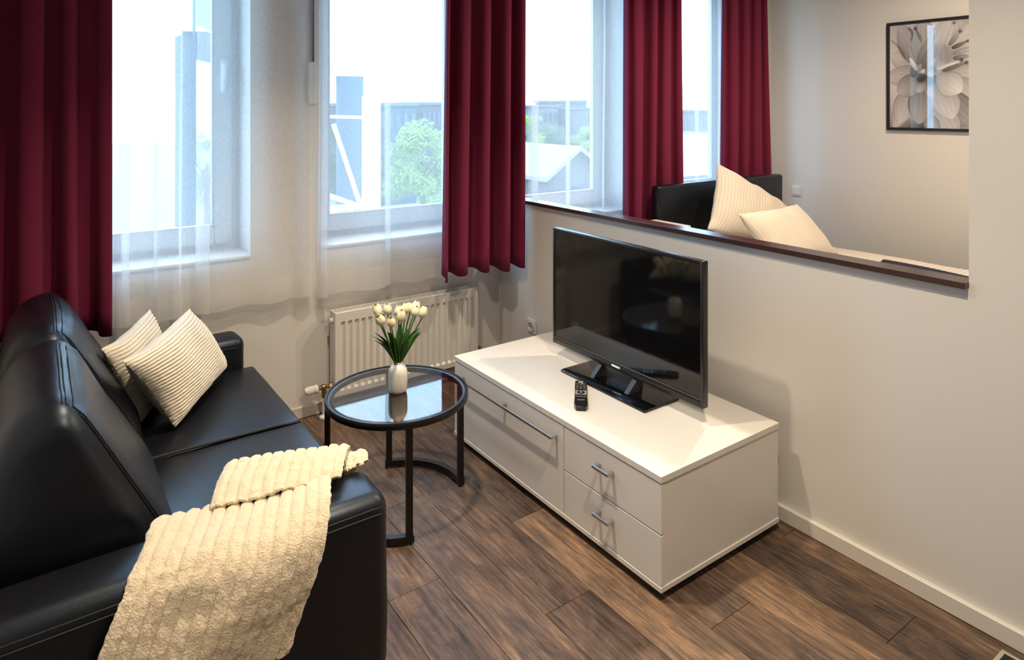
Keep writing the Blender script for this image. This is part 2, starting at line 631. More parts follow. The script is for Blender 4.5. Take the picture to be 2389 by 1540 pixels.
# windows
def window(n, x0, x1, handle_side):
    w = bpy.data.objects.new('window_%d' % n, None)
    COL.objects.link(w)
    w.location = (x0, YF, WZ0)
    struct(w)
    zb, zt = WZ0, WZ1
    fw = 0.055
    fr = MB()
    fr.box(x0, x0 + fw, YF + 0.012, YF + 0.08, zb, zt, 0.004)
    fr.box(x1 - fw, x1, YF + 0.012, YF + 0.08, zb, zt, 0.004)
    fr.box(x0 + fw, x1 - fw, YF + 0.012, YF + 0.08, zb, zb + 0.065, 0.004)
    fr.box(x0 + fw, x1 - fw, YF + 0.012, YF + 0.08, zt - fw, zt, 0.004)
    fr.build('window_frame', FRAME_PVC, w)
    s0, s1, t0, t1 = x0 + 0.035, x1 - 0.035, zb + 0.045, zt - 0.035
    sw = 0.085
    sash = MB()
    sash.box(s0, s0 + sw, YF - 0.012, YF + 0.05, t0, t1, 0.006)
    sash.box(s1 - sw, s1, YF - 0.012, YF + 0.05, t0, t1, 0.006)
    sash.box(s0 + sw, s1 - sw, YF - 0.012, YF + 0.05, t0, t0 + sw, 0.006)
    sash.box(s0 + sw, s1 - sw, YF - 0.012, YF + 0.05, t1 - sw, t1, 0.006)
    so = sash.build('sash', FRAME_PVC, w)
    g = MB()
    gw = 0.012
    a0, a1, c0, c1 = s0 + sw, s1 - sw, t0 + sw, t1 - sw
    for b in ((a0, a0 + gw, c0, c1), (a1 - gw, a1, c0, c1), (a0, a1, c0, c0 + gw), (a0, a1, c1 - gw, c1)):
        g.box(b[0], b[1], YF - 0.004, YF + 0.03, b[2], b[3], 0.003)
    g.build('glazing_bead', mat('bead_grey', (0.55, 0.57, 0.60), 0.4), so)
    MB().box(a0, a1, YF + 0.018, YF + 0.022, c0, c1).build('pane', GLASS, w, smooth=False)
    if handle_side:
        hx = s1 - sw * 0.52 if handle_side > 0 else s0 + sw * 0.5
        h = MB()
        h.box(hx - 0.016, hx + 0.016, YF - 0.020, YF - 0.010, 1.72, 1.85, 0.006)
        h.box(hx - 0.013, hx + 0.013, YF - 0.050, YF - 0.018, 1.80, 1.83, 0.006)
        h.tube([(hx, YF - 0.048, 1.825), (hx - 0.002, YF - 0.050, 1.76), (hx - 0.008, YF - 0.047, 1.685)], 0.012, 8, flat=(0.012, 0.007))
        h.build('window_handle', mat('handle_white', (0.92, 0.92, 0.90), 0.25), so)
    # inside sill board
    MB().box(x0 - 0.0, x1 + 0.0, YW - 0.012, YF + 0.012, WZ0 - 0.001, WZ0 + 0.014, 0.003).build('window_sill', WHITE_PVC, w)
    # light portal (steers sampling of the sky light, emits nothing itself)
    pl = bpy.data.lights.new('sky_portal', 'AREA')
    pl.shape = 'RECTANGLE'
    pl.size = x1 - x0
    pl.size_y = zt - zb
    pl.cycles.is_portal = True
    po = bpy.data.objects.new('sky_portal', pl)
    COL.objects.link(po)
    po.location = ((x0 + x1) / 2, YF + 0.09, (zb + zt) / 2)
    po.rotation_euler = (-math.pi / 2, 0, 0)
    return w
window(1, *WINS[0], 1)
window(2, *WINS[1], 0)
window(3, *WINS[2], 0)
window(4, *WINS[3], 0)

# ------------------------------------------------------------------ ceiling lamps
lamp_labels = ['round white ceiling spotlight above the glass table', 'round white ceiling spotlight over the open floor near the sofa end',
               'round white ceiling spotlight just beyond the half-height wall', 'round white ceiling spotlight over the foot of the bed']
for (lx, ly, pw_, spr), lab in zip(LAMPS, lamp_labels):
    t = thing('ceiling_spotlight', lab, 'ceiling light', (lx, ly, ZC), 'ceiling spotlights')
    MB().lathe([(0.052, -0.03), (0.062, -0.03), (0.066, -0.022), (0.066, 0.0)], (lx, ly, ZC), 32).build('housing', WHITE_PVC, t)
    MB().lathe([(0.001, -0.031), (0.05, -0.031), (0.05, -0.028)], (lx, ly, ZC), 32).build('lens', LAMPGLOW, t)
    ldt = bpy.data.lights.new('spot_light', 'AREA')
    ldt.shape = 'DISK'
    ldt.size = 0.09
    ldt.energy = pw_
    ldt.color = WARM
    ldt.spread = math.radians(spr)
    lo = bpy.data.objects.new('spot_light', ldt)
    COL.objects.link(lo)
    lo.location = (lx, ly, ZC - 0.036)

# ------------------------------------------------------------------ radiator
def radiator():
    x0, x1 = 1.272, 2.150
    yf, yb = 3.360, 3.432
    z0, z1 = 0.105, 0.540
    t = thing('radiator', 'white ribbed panel radiator on the wall below the window behind the glass table', 'radiator', ((x0 + x1) / 2, (yf + yb) / 2, z0))
    # pressed front sheet: raised channels with chamfered ends
    n = 22
    pitch = (x1 - x0 - 0.05) / n
    mb = MB()
    nx = n * 8
    zs = [z0, z0 + 0.028, z0 + 0.040, z1 - 0.062, z1 - 0.050, z1 - 0.004, z1]
    def prof(xx):
        u = (xx - x0 - 0.025) / pitch
        if u < 0 or u > n:
            return 0.0
        f = u - math.floor(u)
        a, b, c, d = 0.14, 0.30, 0.70, 0.86
        if f < a or f > d:
            return 0.0
        if f < b:
            return (f - a) / (b - a)
        if f > c:
            return (d - f) / (d - c)
        return 1.0
    xsr = [x0, x0 + 0.004] + [x0 + 0.025 + pitch * (i + q) for i in range(n) for q in (0.0, 0.14, 0.30, 0.70, 0.86)] + [x1 - 0.025, x1 - 0.004, x1]
    vs = []
    for zz in zs:
        inside = zs[2] - 1e-6 <= zz <= zs[3] + 1e-6
        for xx in xsr:
            d = prof(xx) * 0.011 if inside else 0.0
            edge = 0.004 if (xx in (xsr[0], xsr[-1]) or zz in (zs[0], zs[-1])) else 0.0
            vs.append((xx, yf + d + edge, zz))
    w = len(xsr)
    fs = [(j * w + i, j * w + i + 1, (j + 1) * w + i + 1, (j + 1) * w + i) for j in range(len(zs) - 1) for i in range(w - 1)]
    mb.add(vs, fs)
    o = mb.build('front_panel', RAD, t, smooth=False)
    bx('back_panel', x0 + 0.004, x1 - 0.004, yb - 0.012, yb, z0 + 0.01, z1 - 0.012, RAD, t)
    bx('side_cover', x0, x0 + 0.004, yf + 0.004, yb, z0, z1 - 0.001, RAD, t)
    bx('side_cover', x1 - 0.004, x1, yf + 0.004, yb, z0, z1 - 0.001, RAD, t)
    bx('convector_core', x0 + 0.006, x1 - 0.006, yf + 0.017, yb - 0.013, z0 + 0.02, z1 - 0.016, RADIN, t)
    # top grille: frame with two rows of slots
    gr = MB()
    gr.box(x0 + 0.004, x1 - 0.004, yf + 0.004, yf + 0.014, z1 - 0.010, z1)
    gr.box(x0 + 0.004, x1 - 0.004, yb - 0.010, yb, z1 - 0.010, z1)
    gr.box(x0 + 0.004, x1 - 0.004, (yf + yb) / 2 - 0.0025, (yf + yb) / 2 + 0.0025, z1 - 0.008, z1 - 0.001)
    nb = 52
    for i in range(nb + 1):
        xx = x0 + 0.006 + (x1 - x0 - 0.018) * i / nb
        sh = 0.004
        gr.box(xx, xx + 0.0055, yf + 0.014, (yf + yb) / 2, z1 - 0.007, z1 - 0.0012)
        gr.box(xx + sh, xx + sh + 0.0055, (yf + yb) / 2, yb - 0.010, z1 - 0.007, z1 - 0.0012)
    gr.build('top_grille', RAD, t, smooth=False)
    # wall brackets
    for xx in (x0 + 0.15, x1 - 0.15):
        bx('wall_bracket', xx - 0.015, xx + 0.015, yb, YW - 0.001, 0.18, 0.46, RAD, t)
    # vent plug top left, blind plug
    MB().lathe([(0.012, -0.016), (0.014, -0.012), (0.014, 0.0)], (x0, yf + 0.036, z1 - 0.045), 16, 'x').build('vent_plug', WHITE_PVC, t)
    # thermostat valve bottom left with pipe
    vz = 0.158
    vy = yf + 0.036
    v = MB()
    v.tube([(x0 + 0.005, vy, vz), (x0 - 0.075, vy, vz)], 0.0095, 12)
    v.lathe([(0.015, -0.020), (0.017, -0.016), (0.017, -0.002), (0.012, 0.0)], (x0, vy, vz), 6, 'x')
    v.lathe([(0.013, -0.060), (0.016, -0.055), (0.016, -0.042), (0.011, -0.036)], (x0, vy, vz), 12, 'x')
    v.tube([(x0 - 0.045, vy, vz), (x0 - 0.045, vy, vz - 0.05)], 0.012, 12)
    vo = v.build('valve_body', BRASS, t)
    k = MB()
    prof_k = [(0.017, -0.078), (0.022, -0.082), (0.022, -0.094), (0.0185, -0.098), (0.0175, -0.135), (0.0160, -0.144), (0.010, -0.147)]
    k.lathe(prof_k, (x0, vy, vz), 28, 'x')
    for i in range(18):
        a = 2 * math.pi * i / 18
        k.tube([(x0 - 0.101, vy + 0.0185 * math.cos(a), vz + 0.0185 * math.sin(a)), (x0 - 0.134, vy + 0.0175 * math.cos(a), vz + 0.0175 * math.sin(a))], 0.0018, 5)
    k.build('thermostat_head', SOCKET, t)
    MB().tube([(x0 - 0.045, vy, vz - 0.045), (x0 - 0.045, vy, 0.004)], 0.0085, 12).build('pipe', RAD, t)
    MB().lathe([(0.024, 0.0), (0.024, 0.008), (0.012, 0.016)], (x0 - 0.045, vy, 0.001), 24).build('pipe_rosette', WHITE_PVC, t)
    r = MB()
    r.tube([(x1 - 0.004, vy, z0 + 0.055), (x1 + 0.03, vy, z0 + 0.055), (x1 + 0.036, vy, z0 + 0.005)], 0.009, 12)
    r.lathe([(0.016, 0.0), (0.016, 0.022), (0.010, 0.026)], (x1 + 0.012, vy, z0 + 0.055), 10, 'x')
    r.build('return_valve', BRASS, t)
radiator()

# ------------------------------------------------------------------ socket and switch
def socket(y, z):
    t = thing('wall_socket', 'white power socket on the partition wall beside the radiator', 'socket', (XP, y, z - 0.04))
    bx('frame', XP - 0.009, XP, y - 0.041, y + 0.041, z - 0.041, z + 0.041, SOCKET, t, 0.003)
    MB().lathe([(0.021, 0.006), (0.021, -0.003), (0.0235, -0.006), (0.028, -0.006), (0.028, 0.0)], (XP - 0.009, y, z), 28, 'x', caps=False).build('socket_ring', SOCKET, t)
    MB().lathe([(0.001, 0.0), (0.021, 0.0)], (XP - 0.0102, y, z), 28, 'x', caps=False).build('recess', mat('socket_recess', (0.55, 0.53, 0.50), 0.5), t)
    for s in (-1, 1):
        MB().lathe([(0.001, 0.0), (0.003, 0.0), (0.003, 0.002)], (XP - 0.0125, y + s * 0.0095, z), 10, 'x').build('pin_hole', HOLE, t)
socket(3.138, 0.325)


def switch(y, z):
    t = thing('light_switch', 'white light switch on the bedroom wall beside the headboard', 'switch', (XB, y, z - 0.043))
    bx('frame', XB - 0.010, XB - 0.0005, y - 0.043, y + 0.043, z - 0.043, z + 0.043, SOCKET, t, 0.003)
    bx('rocker', XB - 0.015, XB - 0.009, y - 0.030, y + 0.030, z - 0.030, z + 0.030, SOCKET, t, 0.003)
switch(3.232, 0.902)

# ------------------------------------------------------------------ curtains
def red_curtain(name, label, t0, t1, b0, b1, y, zb, n, amp, seed, right_tilt=0.0, parent=None):
    rng = random.Random(seed)
    zt = 2.79
    nu, nv = n * 30, 26
    # irregular soft folds: alternating half-waves of random width
    wd = [rng.uniform(0.6, 1.5) for _ in range(2 * n)]
    tot = sum(wd)
    cum = [0.0]
    for q in wd:
        cum.append(cum[-1] + q / tot)
    hgt = [amp * rng.uniform(0.65, 1.2) * (-1 if k % 2 == 0 else 1) for k in range(2 * n + 1)]
    def fold(u):
        for k in range(2 * n):
            if u <= cum[k + 1] or k == 2 * n - 1:
                f = min(1.0, max(0.0, (u - cum[k]) / (cum[k + 1] - cum[k])))
                g = 0.5 - 0.5 * math.cos(math.pi * f)
                return hgt[k] * (1 - g) + hgt[k + 1] * g, f, k
    def fn(u, v):
        # v 0 top .. 1 bottom
        uu = min(1.0, max(0.0, u + 0.018 * math.sin(2.6 * v + seed + 5 * u) * math.sin(math.pi * u)))
        s, f, k = fold(uu)
        lean = 0.30 * (cum[k + 1] - cum[k]) * math.sin(2 * math.pi * f) * 0.5
        w = u + lean
        x = (t0 + (b0 - t0) * v) * (1 - w) + (t1 + (b1 - t1) * v) * w
        yy = y + s * (0.70 + 0.30 * v) + 0.005 * math.sin(4 * v + 7 * u)
        z = zt + (zb - zt) * v
        if v > 0.99:
            z += 0.012 * s / amp + 0.007 * math.sin(9 * u + seed)
        return (x, yy, z)
    mb = MB().grid(fn, nu, nv)
    o = mb.build(name, RED, parent, origin=((b0 + b1) / 2, y, zb) if parent is None else None, sharp=180)
    s = o.modifiers.new('cloth', 'SOLIDIFY')
    s.thickness = 0.003
    return o

c1 = red_curtain('red_curtain', '', -0.28, 0.275, -0.28, 0.272, 3.30, 0.665, 4, 0.042, 3)
tag(c1, 'wine red curtain hanging behind the black sofa, nearest the left wall', 'curtain', 'wine red curtains')
c2 = red_curtain('red_curtain', '', 1.85, 2.372, 1.815, 2.338, 3.225, 0.675, 4, 0.058, 11)
tag(c2, 'wine red curtain hanging above the radiator in the corner with the half wall', 'curtain', 'wine red curtains')
c3 = red_curtain('red_curtain', '', 3.24, 3.79, 3.22, 3.79, 3.25, 0.68, 4, 0.052, 21)
tag(c3, 'wine red curtain between two bedroom windows, left of the tall pillow', 'curtain', 'wine red curtains')
c4 = red_curtain('red_curtain', '', 4.31, 4.85, 4.25, 4.90, 3.27, 0.68, 4, 0.040, 33)
tag(c4, 'wine red curtain beside the bedroom wall, behind the headboard end', 'curtain', 'wine red curtains')


def sheer(label, plan, zb, seed, lean=0.0, zt=2.77):
    """plan: list of (x, y) points followed by the cloth, folds included"""
    t = thing('sheer_curtain', label, 'sheer curtain', ((plan[0][0] + plan[-1][0]) / 2, plan[0][1], zb), 'white voile curtains')
    P = [Vector((a, b)) for a, b in plan]
    # resample with catmull-rom
    pts = []
    for i in range(len(P) - 1):
        p0, p1, p2, p3 = P[max(i - 1, 0)], P[i], P[i + 1], P[min(i + 2, len(P) - 1)]
        m = max(3, int((p2 - p1).length / 0.012))
        for q in range(m):
            s = q / m
            pts.append(0.5 * ((2 * p1) + (p2 - p0) * s + (2 * p0 - 5 * p1 + 4 * p2 - p3) * s * s + (3 * p1 - p0 - 3 * p2 + p3) * s ** 3))
    pts.append(P[-1])
    N = len(pts) - 1
    def fn(u, v, z0, z1):
        i = min(N, int(round(u * N)))
        p = pts[i]
        z = z0 + (z1 - z0) * v
        h = (z - zb) / (zt - zb)
        w = 0.5 + 0.5 * math.sin(p.x * 17 + seed)
        yy = p.y + 0.008 * math.sin(p.x * 31 + seed + 1.5 * h) * (1 - 0.4 * h) + 0.004 * math.sin(5 * h + p.x * 12)
        xx = p.x + lean * h + 0.010 * math.sin(3.1 * h + seed + p.x * 9) * h
        if z == zb:
            z += 0.006 * math.sin(p.x * 23 + seed)
        return (xx, yy, z)
    hem = 0.115
    a = MB().grid(lambda u, v: fn(u, v, zb + hem, zt), N, 20).build('voile', SHEER, t, sharp=180)
    b = MB().grid(lambda u, v: fn(u, v, zb, zb + hem), N, 4).build('hem', SHEER_HEM, t, sharp=180)
    return t

S = 3.395
sheer('white voile curtain over the window behind the sofa, beside the window handle',
      [(0.20, S), (0.285, S - .012), (0.30, S - 0.022), (0.335, S - .024), (0.350, S - 0.012), (0.318, S + .004), (0.345, S + 0.012), (0.40, S + .004), (0.448, S - .010), (0.458, S - .016), (0.446, S - 0.004), (0.456, S + 0.006), (0.50, S - 0.004), (0.548, S - .016), (0.556, S - .010), (0.546, S + .002), (0.56, S + 0.006), (0.60, S - 0.008), (0.64, S - .022), (0.672, S - .018), (0.668, S - 0.006), (0.62, S + 0.004), (0.64, S + 0.016), (0.72, S + 0.012), (0.82, S + 0.004), (0.90, S + .012),
       (1.00, S + 0.002), (1.07, S + 0.008), (1.12, S - 0.012), (1.15, S - 0.004), (1.165, S + 0.004)], 0.640, 1.0)
sheer('white voile curtain over the window right above the radiator',
      [(1.195, S - .004), (1.205, S - .022), (1.228, S - .030), (1.236, S - 0.018), (1.212, S - .004), (1.23, S + .012), (1.30, S + .004), (1.40, S - .010), (1.50, S - .014), (1.585, S - .020),
       (1.600, S - .014), (1.575, S - 0.002), (1.59, S + .010), (1.68, S + .006), (1.76, S - .006), (1.84, S - .010), (1.95, S + .004), (2.1, S - 0.004), (2.2, S + 0.006)], 0.630, 2.0)
sheer('white voile curtain over the bedroom window above the half wall',
      [(2.545, S), (2.56, S - .02), (2.60, S - .024), (2.615, S - .012), (2.575, S), (2.60, S + .014), (2.70, S + 0.004), (2.80, S - .008), (2.862, S - .016), (2.874, S - .008),
       (2.852, S + .002), (2.87, S + .012), (2.98, S + .004), (3.10, S - 0.010), (3.19, S - 0.014), (3.185, S - 0.002), (3.21, S + 0.01), (3.32, S), (3.42, S - .012), (3.55, S + .006), (3.62, S)], 0.64, 3.0)
sheer('white voile curtain in the narrow gap between the two bedroom curtains',
      [(3.80, S), (3.92, S - .012), (4.06, S - .004), (4.17, S - .016), (4.185, S - .010), (4.165, S + .004), (4.20, S + .012), (4.33, S - .004), (4.42, S - .016), (4.435, S - .008), (4.415, S + .004),
       (4.45, S + .012), (4.58, S), (4.72, S - .012), (4.86, S + .004)], 0.64, 4.0)

# roller shutter strap on the pier between the first two windows
t = thing('shutter_strap', 'dark blue shutter strap with white winder on the pier between the first two windows', 'shutter strap', (1.185, YW, 1.2))
bx('strap', 1.178, 1.196, YW - 0.012, YW - 0.009, 1.84, 2.80, mat('strap_navy', (0.02, 0.03, 0.07), 0.8), t)
bx('winder_box', 1.165, 1.209, YW - 0.018, YW - 0.001, 1.62, 1.84, WHITE_PVC, t, 0.004)

# ------------------------------------------------------------------ sofa
def noisy(v, s, a):
    n = noise.noise_vector(Vector(v) * s)
    return (v[0] + n.x * a, v[1] + n.y * a, v[2] + n.z * a)


def soft_box(x0, x1, y0, y1, z0, z1, r, seg=5, cuts=6, puff=0.0, amp=0.003, ns=7.0, puff_axis='z'):
    """upholstered block: rounded box, subdivided, slightly crowned and uneven"""
    bm = bmesh.new()
    bmesh.ops.create_cube(bm, size=1)
    for v in bm.verts:
        v.co = Vector(((x0 + x1) / 2 + v.co.x * (x1 - x0), (y0 + y1) / 2 + v.co.y * (y1 - y0), (z0 + z1) / 2 + v.co.z * (z1 - z0)))
    bmesh.ops.bevel(bm, geom=bm.edges[:], offset=r, segments=seg, profile=0.5, affect='EDGES')
    big = [e for e in bm.edges if e.calc_length() > 3 * r]
    bmesh.ops.subdivide_edges(bm, edges=big, cuts=cuts, use_grid_fill=True)
    for v in bm.verts:
        u = (v.co.x - x0) / (x1 - x0) * 2 - 1
        w = (v.co.y - y0) / (y1 - y0) * 2 - 1
        h = (v.co.z - z0) / (z1 - z0) * 2 - 1
        if puff:
            if puff_axis == 'z' and h > 0:
                v.co.z += puff * (1 - u * u) * (1 - w * w) * h
        n = noise.noise_vector(v.co * ns)
        v.co += n * amp
    return MB().addbm(bm)


def sofa():
    t = thing('sofa', 'black leather two-seat sofa with loose back cushions and low arms', 'sofa', (0.3, 2.53, 0))
    ya0, ya1, yb0, yb1 = 1.675, 1.868, 3.212, 3.375
    # frame below the seat and behind the cushions
    soft_box(-0.20, 0.78, ya1 - 0.01, yb0 + 0.01, 0.06, 0.27, 0.02, 3, 2, 0, 0.001).build('base', BLACK_LEATHER, t)
    soft_box(-0.235, -0.07, ya1 - 0.005, yb0 + 0.005, 0.20, 0.70, 0.04, 4, 3, 0, 0.003).build('backrest', BLACK_LEATHER, t)
    # arms
    for (y0, y1) in ((ya0, ya1), (yb0, yb1)):
        a = soft_box(-0.235, 0.795, y0, y1, 0.06, 0.555, 0.045, 6, 7, 0.006, 0.004, 6).build('arm', BLACK_LEATHER, t)
        ys = y0 if y0 < 2 else y0
        sm = MB()
        for off in (0.0, 0.014):
            zz = 0.527 - off
            yy = ys - 0.0012 + (0.006 if off == 0 else 0.0)
            sm.tube([(-0.22, yy, zz), (0.74, yy, zz), (0.765, yy + 0.004, zz - 0.004)], 0.0022, 6)
        sm.build('seam', BLACK_THREAD, a)
    # two seat cushions
    for (y0, y1) in ((ya1 + 0.001, 2.535), (2.538, yb0 - 0.001)):
        s = soft_box(0.02, 0.832, y0, y1, 0.25, 0.420, 0.018, 4, 8, 0.014, 0.0030, 5)
        o = s.build('seat_cushion', BLACK_LEATHER, t)
        pip = MB()
        pip.tube([(0.826, y0 + 0.02, 0.375), (0.834, (y0 + y1) / 2, 0.380), (0.826, y1 - 0.02, 0.375)], 0.0028, 6)
        pip.build('piping', BLACK_THREAD, o)
    MB().tube([(0.10, 2.5365, 0.4235), (0.45, 2.5365, 0.4255), (0.74, 2.5365, 0.4225), (0.812, 2.5365, 0.416), (0.829, 2.5365, 0.398), (0.831, 2.5365, 0.30)], 0.0055, 8).build('seam', BLACK_THREAD, t)  # no real seam: added black bead covers the bright gap as crease shade
    # lower front skirt
    soft_box(0.70, 0.815, ya1 + 0.002, yb0 - 0.002, 0.075, 0.26, 0.02, 3, 4, 0, 0.003).build('front_skirt', BLACK_LEATHER, t)
    # back cushions: wedge profile with a ridge along the top front edge
    prof = [(0.315, 0.425), (0.300, 0.50), (0.245, 0.61), (0.180, 0.725), (0.125, 0.825), (0.090, 0.880), (0.050, 0.902), (0.0, 0.893), (-0.045, 0.860), (-0.080, 0.79), (-0.10, 0.68), (-0.105, 0.55), (-0.095, 0.425)]
    cx_, cz_ = 0.06, 0.62
    for (y0, y1) in ((1.885, 2.528), (2.548, 3.185)):
        ny = 34
        closed = prof
        # denser loop
        loop = []
        n = len(closed)
        for i in range(n):
            p0, p1, p2, p3 = [Vector(closed[(i + k) % n]) for k in (-1, 0, 1, 2)]
            if i == n - 1:
                q = 10
                for s in range(q):
                    loop.append(p1.lerp(p2, s / q))
                continue
            q = 5
            for s in range(q):
                f = s / q
                if i == 0:
                    p0 = p1
                if i == n - 2:
                    p3 = p2
                loop.append(0.5 * ((2 * p1) + (p2 - p0) * f + (2 * p0 - 5 * p1 + 4 * p2 - p3) * f * f + (3 * p1 - p0 - 3 * p2 + p3) * f ** 3))
        M = len(loop)
        def fn(u, v):
            p = loop[int(round(u * M)) % M]
            # ends rounded: shrink the section towards its centre
            e = min(v, 1 - v) * (y1 - y0)
            r = 0.105
            k = 1.0
            yy = y0 + v * (y1 - y0)
            if e < r:
                a = math.sqrt(max(0.0, 1 - (1 - e / r) ** 2))
                k = 0.52 + 0.48 * a
            bul = 0.5 * math.sin(math.pi * v)
            xx = cx_ + (p.x - cx_) * (k if p.x > cx_ else (0.5 + 0.5 * k))
            zz = cz_ + (p.y - cz_) * (0.45 + 0.55 * k)
            zz = max(0.423, zz)
            if p.x > 0.1:
                xx += 0.020 * bul
            # wrinkles gathered at the front edges
            wr = noise.noise(Vector((xx * 4, yy * 26, zz * 5))) * 0.004 * (1 if e < 0.2 else 0.4)
            q = noisy((xx, yy, zz), 6, 0.004)
            return (q[0] + wr, q[1], q[2] + wr)
        ys = [0, .006, .015, .03, .05, .075, .1, .14, .2, .28, .36, .44, .5, .56, .64, .72, .8, .86, .9, .925, .95, .97, .985, .994, 1]
        vs, fs = [], []
        for v in ys:
            for i in range(M):
                vs.append(fn(i / M, v))
        for j in range(len(ys) - 1):
            for i in range(M):
                fs.append((j * M + i, j * M + (i + 1) % M, (j + 1) * M + (i + 1) % M, (j + 1) * M + i))
        fs.append(tuple(reversed(range(M))))
        fs.append(tuple((len(ys) - 1) * M + i for i in range(M)))
        o = MB().add(vs, fs).build('back_cushion', BLACK_LEATHER, t, sharp=80)
        # double seam along the ridge and down the near front edge
        sm = MB()
        for dx in (-0.006, 0.008, 0.020):
            path = []
            iu = 5 * 6.0 / M    # parameter of the ridge point
            base = min(range(M), key=lambda i: abs(loop[i].x - (0.062 + dx)) + (0 if loop[i].y > 0.8 else 9))
            for v in (0.97, 0.9, 0.75, 0.6, 0.45, 0.3, 0.2, 0.12, 0.08):
                p = fn(base / M, v)
                path.append((p[0], p[1], p[2] + 0.0012))
            if dx > -0.001:
                for f in (0.86, 0.82, 0.75, 0.66, 0.57, 0.50, 0.45):
                    i = min(range(M), key=lambda i: abs(loop[i].y - f) + (0 if loop[i].x > 0.06 else 9))
                    p = fn(i / M, 0.055 + dx)
                    path.append((p[0] + 0.001, p[1] - 0.001, p[2]))
            sm.tube(path, 0.0016, 5)
        sm.build('seam', BLACK_THREAD, o)
    # feet
    for (fx, fy) in ((-0.15, 1.74), (0.70, 1.74), (-0.15, 3.30), (0.70, 3.30)):
        MB().lathe([(0.022, 0.0), (0.028, 0.062)], (fx, fy, 0.0), 16).build('foot', BLACK_PLAST, t)
sofa()


def pillow(name, label, cat, corners, thick, m, ribs=0, rib_amp=0.006, nu=56, nv=None, pinch=0.06, group=None, uvscale=None, wr=0.004, piping=None, sag=0.0):
    """corners: A(bottom) B(right) C(top) D(left); ribs run along A-B"""
    A, B, C_, D = [Vector(c) for c in corners]
    nrm = ((B - A).cross(D - A)).normalized()
    nv = nv or (ribs * 6 if ribs else 48)
    base = Vector(((A + B + C_ + D) / 4))
    o_loc = Vector((base.x, base.y, min(c[2] for c in corners)))
    mb = MB()
    uvs = []
    lu, lv = (B - A).length, (D - A).length
    for side in (1, -1):
        def fn(u, v):
            a, b = 2 * u - 1, 2 * v - 1
            # edges drawn in between the corners
            pu = u + pinch * (-a) * (1 - b * b) * 0.9 * abs(a) ** 2
            pv = v + pinch * (-b) * (1 - a * a) * 0.9 * abs(b) ** 2
            p = A * (1 - pu) * (1 - pv) + B * pu * (1 - pv) + C_ * pu * pv + D * (1 - pu) * pv
            prof = max(0.0, (1 - abs(a) ** 2.6)) ** 0.62 * max(0.0, (1 - abs(b) ** 2.6)) ** 0.62
            h = thick * 0.5 * prof
            if ribs:
                h += rib_amp * (abs(math.sin(math.pi * ribs * v)) ** 0.7) * min(1, 14 * min(u, 1 - u)) * (0.35 + 0.65 * min(1.0, prof * 3))
                h += 0.0022 * noise.noise(Vector((u * 45, v * ribs * 1.0, side * 3.0)))
            q = p + nrm * (h * side)
            q += noise.noise_vector(q * 9.0) * wr
            return q
        mb.grid(lambda u, v: tuple(fn(u, v)) if side > 0 else tuple(fn(1 - u, v)), nu, nv)
        for j in range(nv + 1):
            for i in range(nu + 1):
                uvs.append(((i / nu) * lu, (j / nv) * lv))
    o = mkobj(name, mb.v, mb.f, m, origin=o_loc, sharp=180)
    lay = o.data.uv_layers.new(name='UVMap')
    for lp in o.data.loops:
        lay.data[lp.index].uv = uvs[lp.vertex_index]
    bm = bmesh.new()
    bm.from_mesh(o.data)
    bmesh.ops.remove_doubles(bm, verts=bm.verts[:], dist=0.0006)
    bm.to_mesh(o.data)
    bm.free()
    tag(o, label, cat, group)
    return o

pillow('throw_pillow', 'cream ribbed corduroy cushion at the front, leaning on the sofa seat', 'cushion',
       [(0.420, 2.690, 0.442), (0.705, 3.170, 0.452), (0.540, 3.10, 0.755), (0.246, 2.585, 0.752)], 0.15, CREAM_CORD, 26, 0.010, group='ribbed cushions on the sofa', pinch=0.05)
pillow('throw_pillow', 'cream ribbed corduroy cushion behind the front one, against the sofa back', 'cushion',
       [(0.325, 2.800, 0.442), (0.47, 3.16, 0.447), (0.40, 3.17, 0.760), (0.200, 2.79, 0.745)], 0.11, CREAM_CORD, 22, 0.009, group='ribbed cushions on the sofa', pinch=0.05)


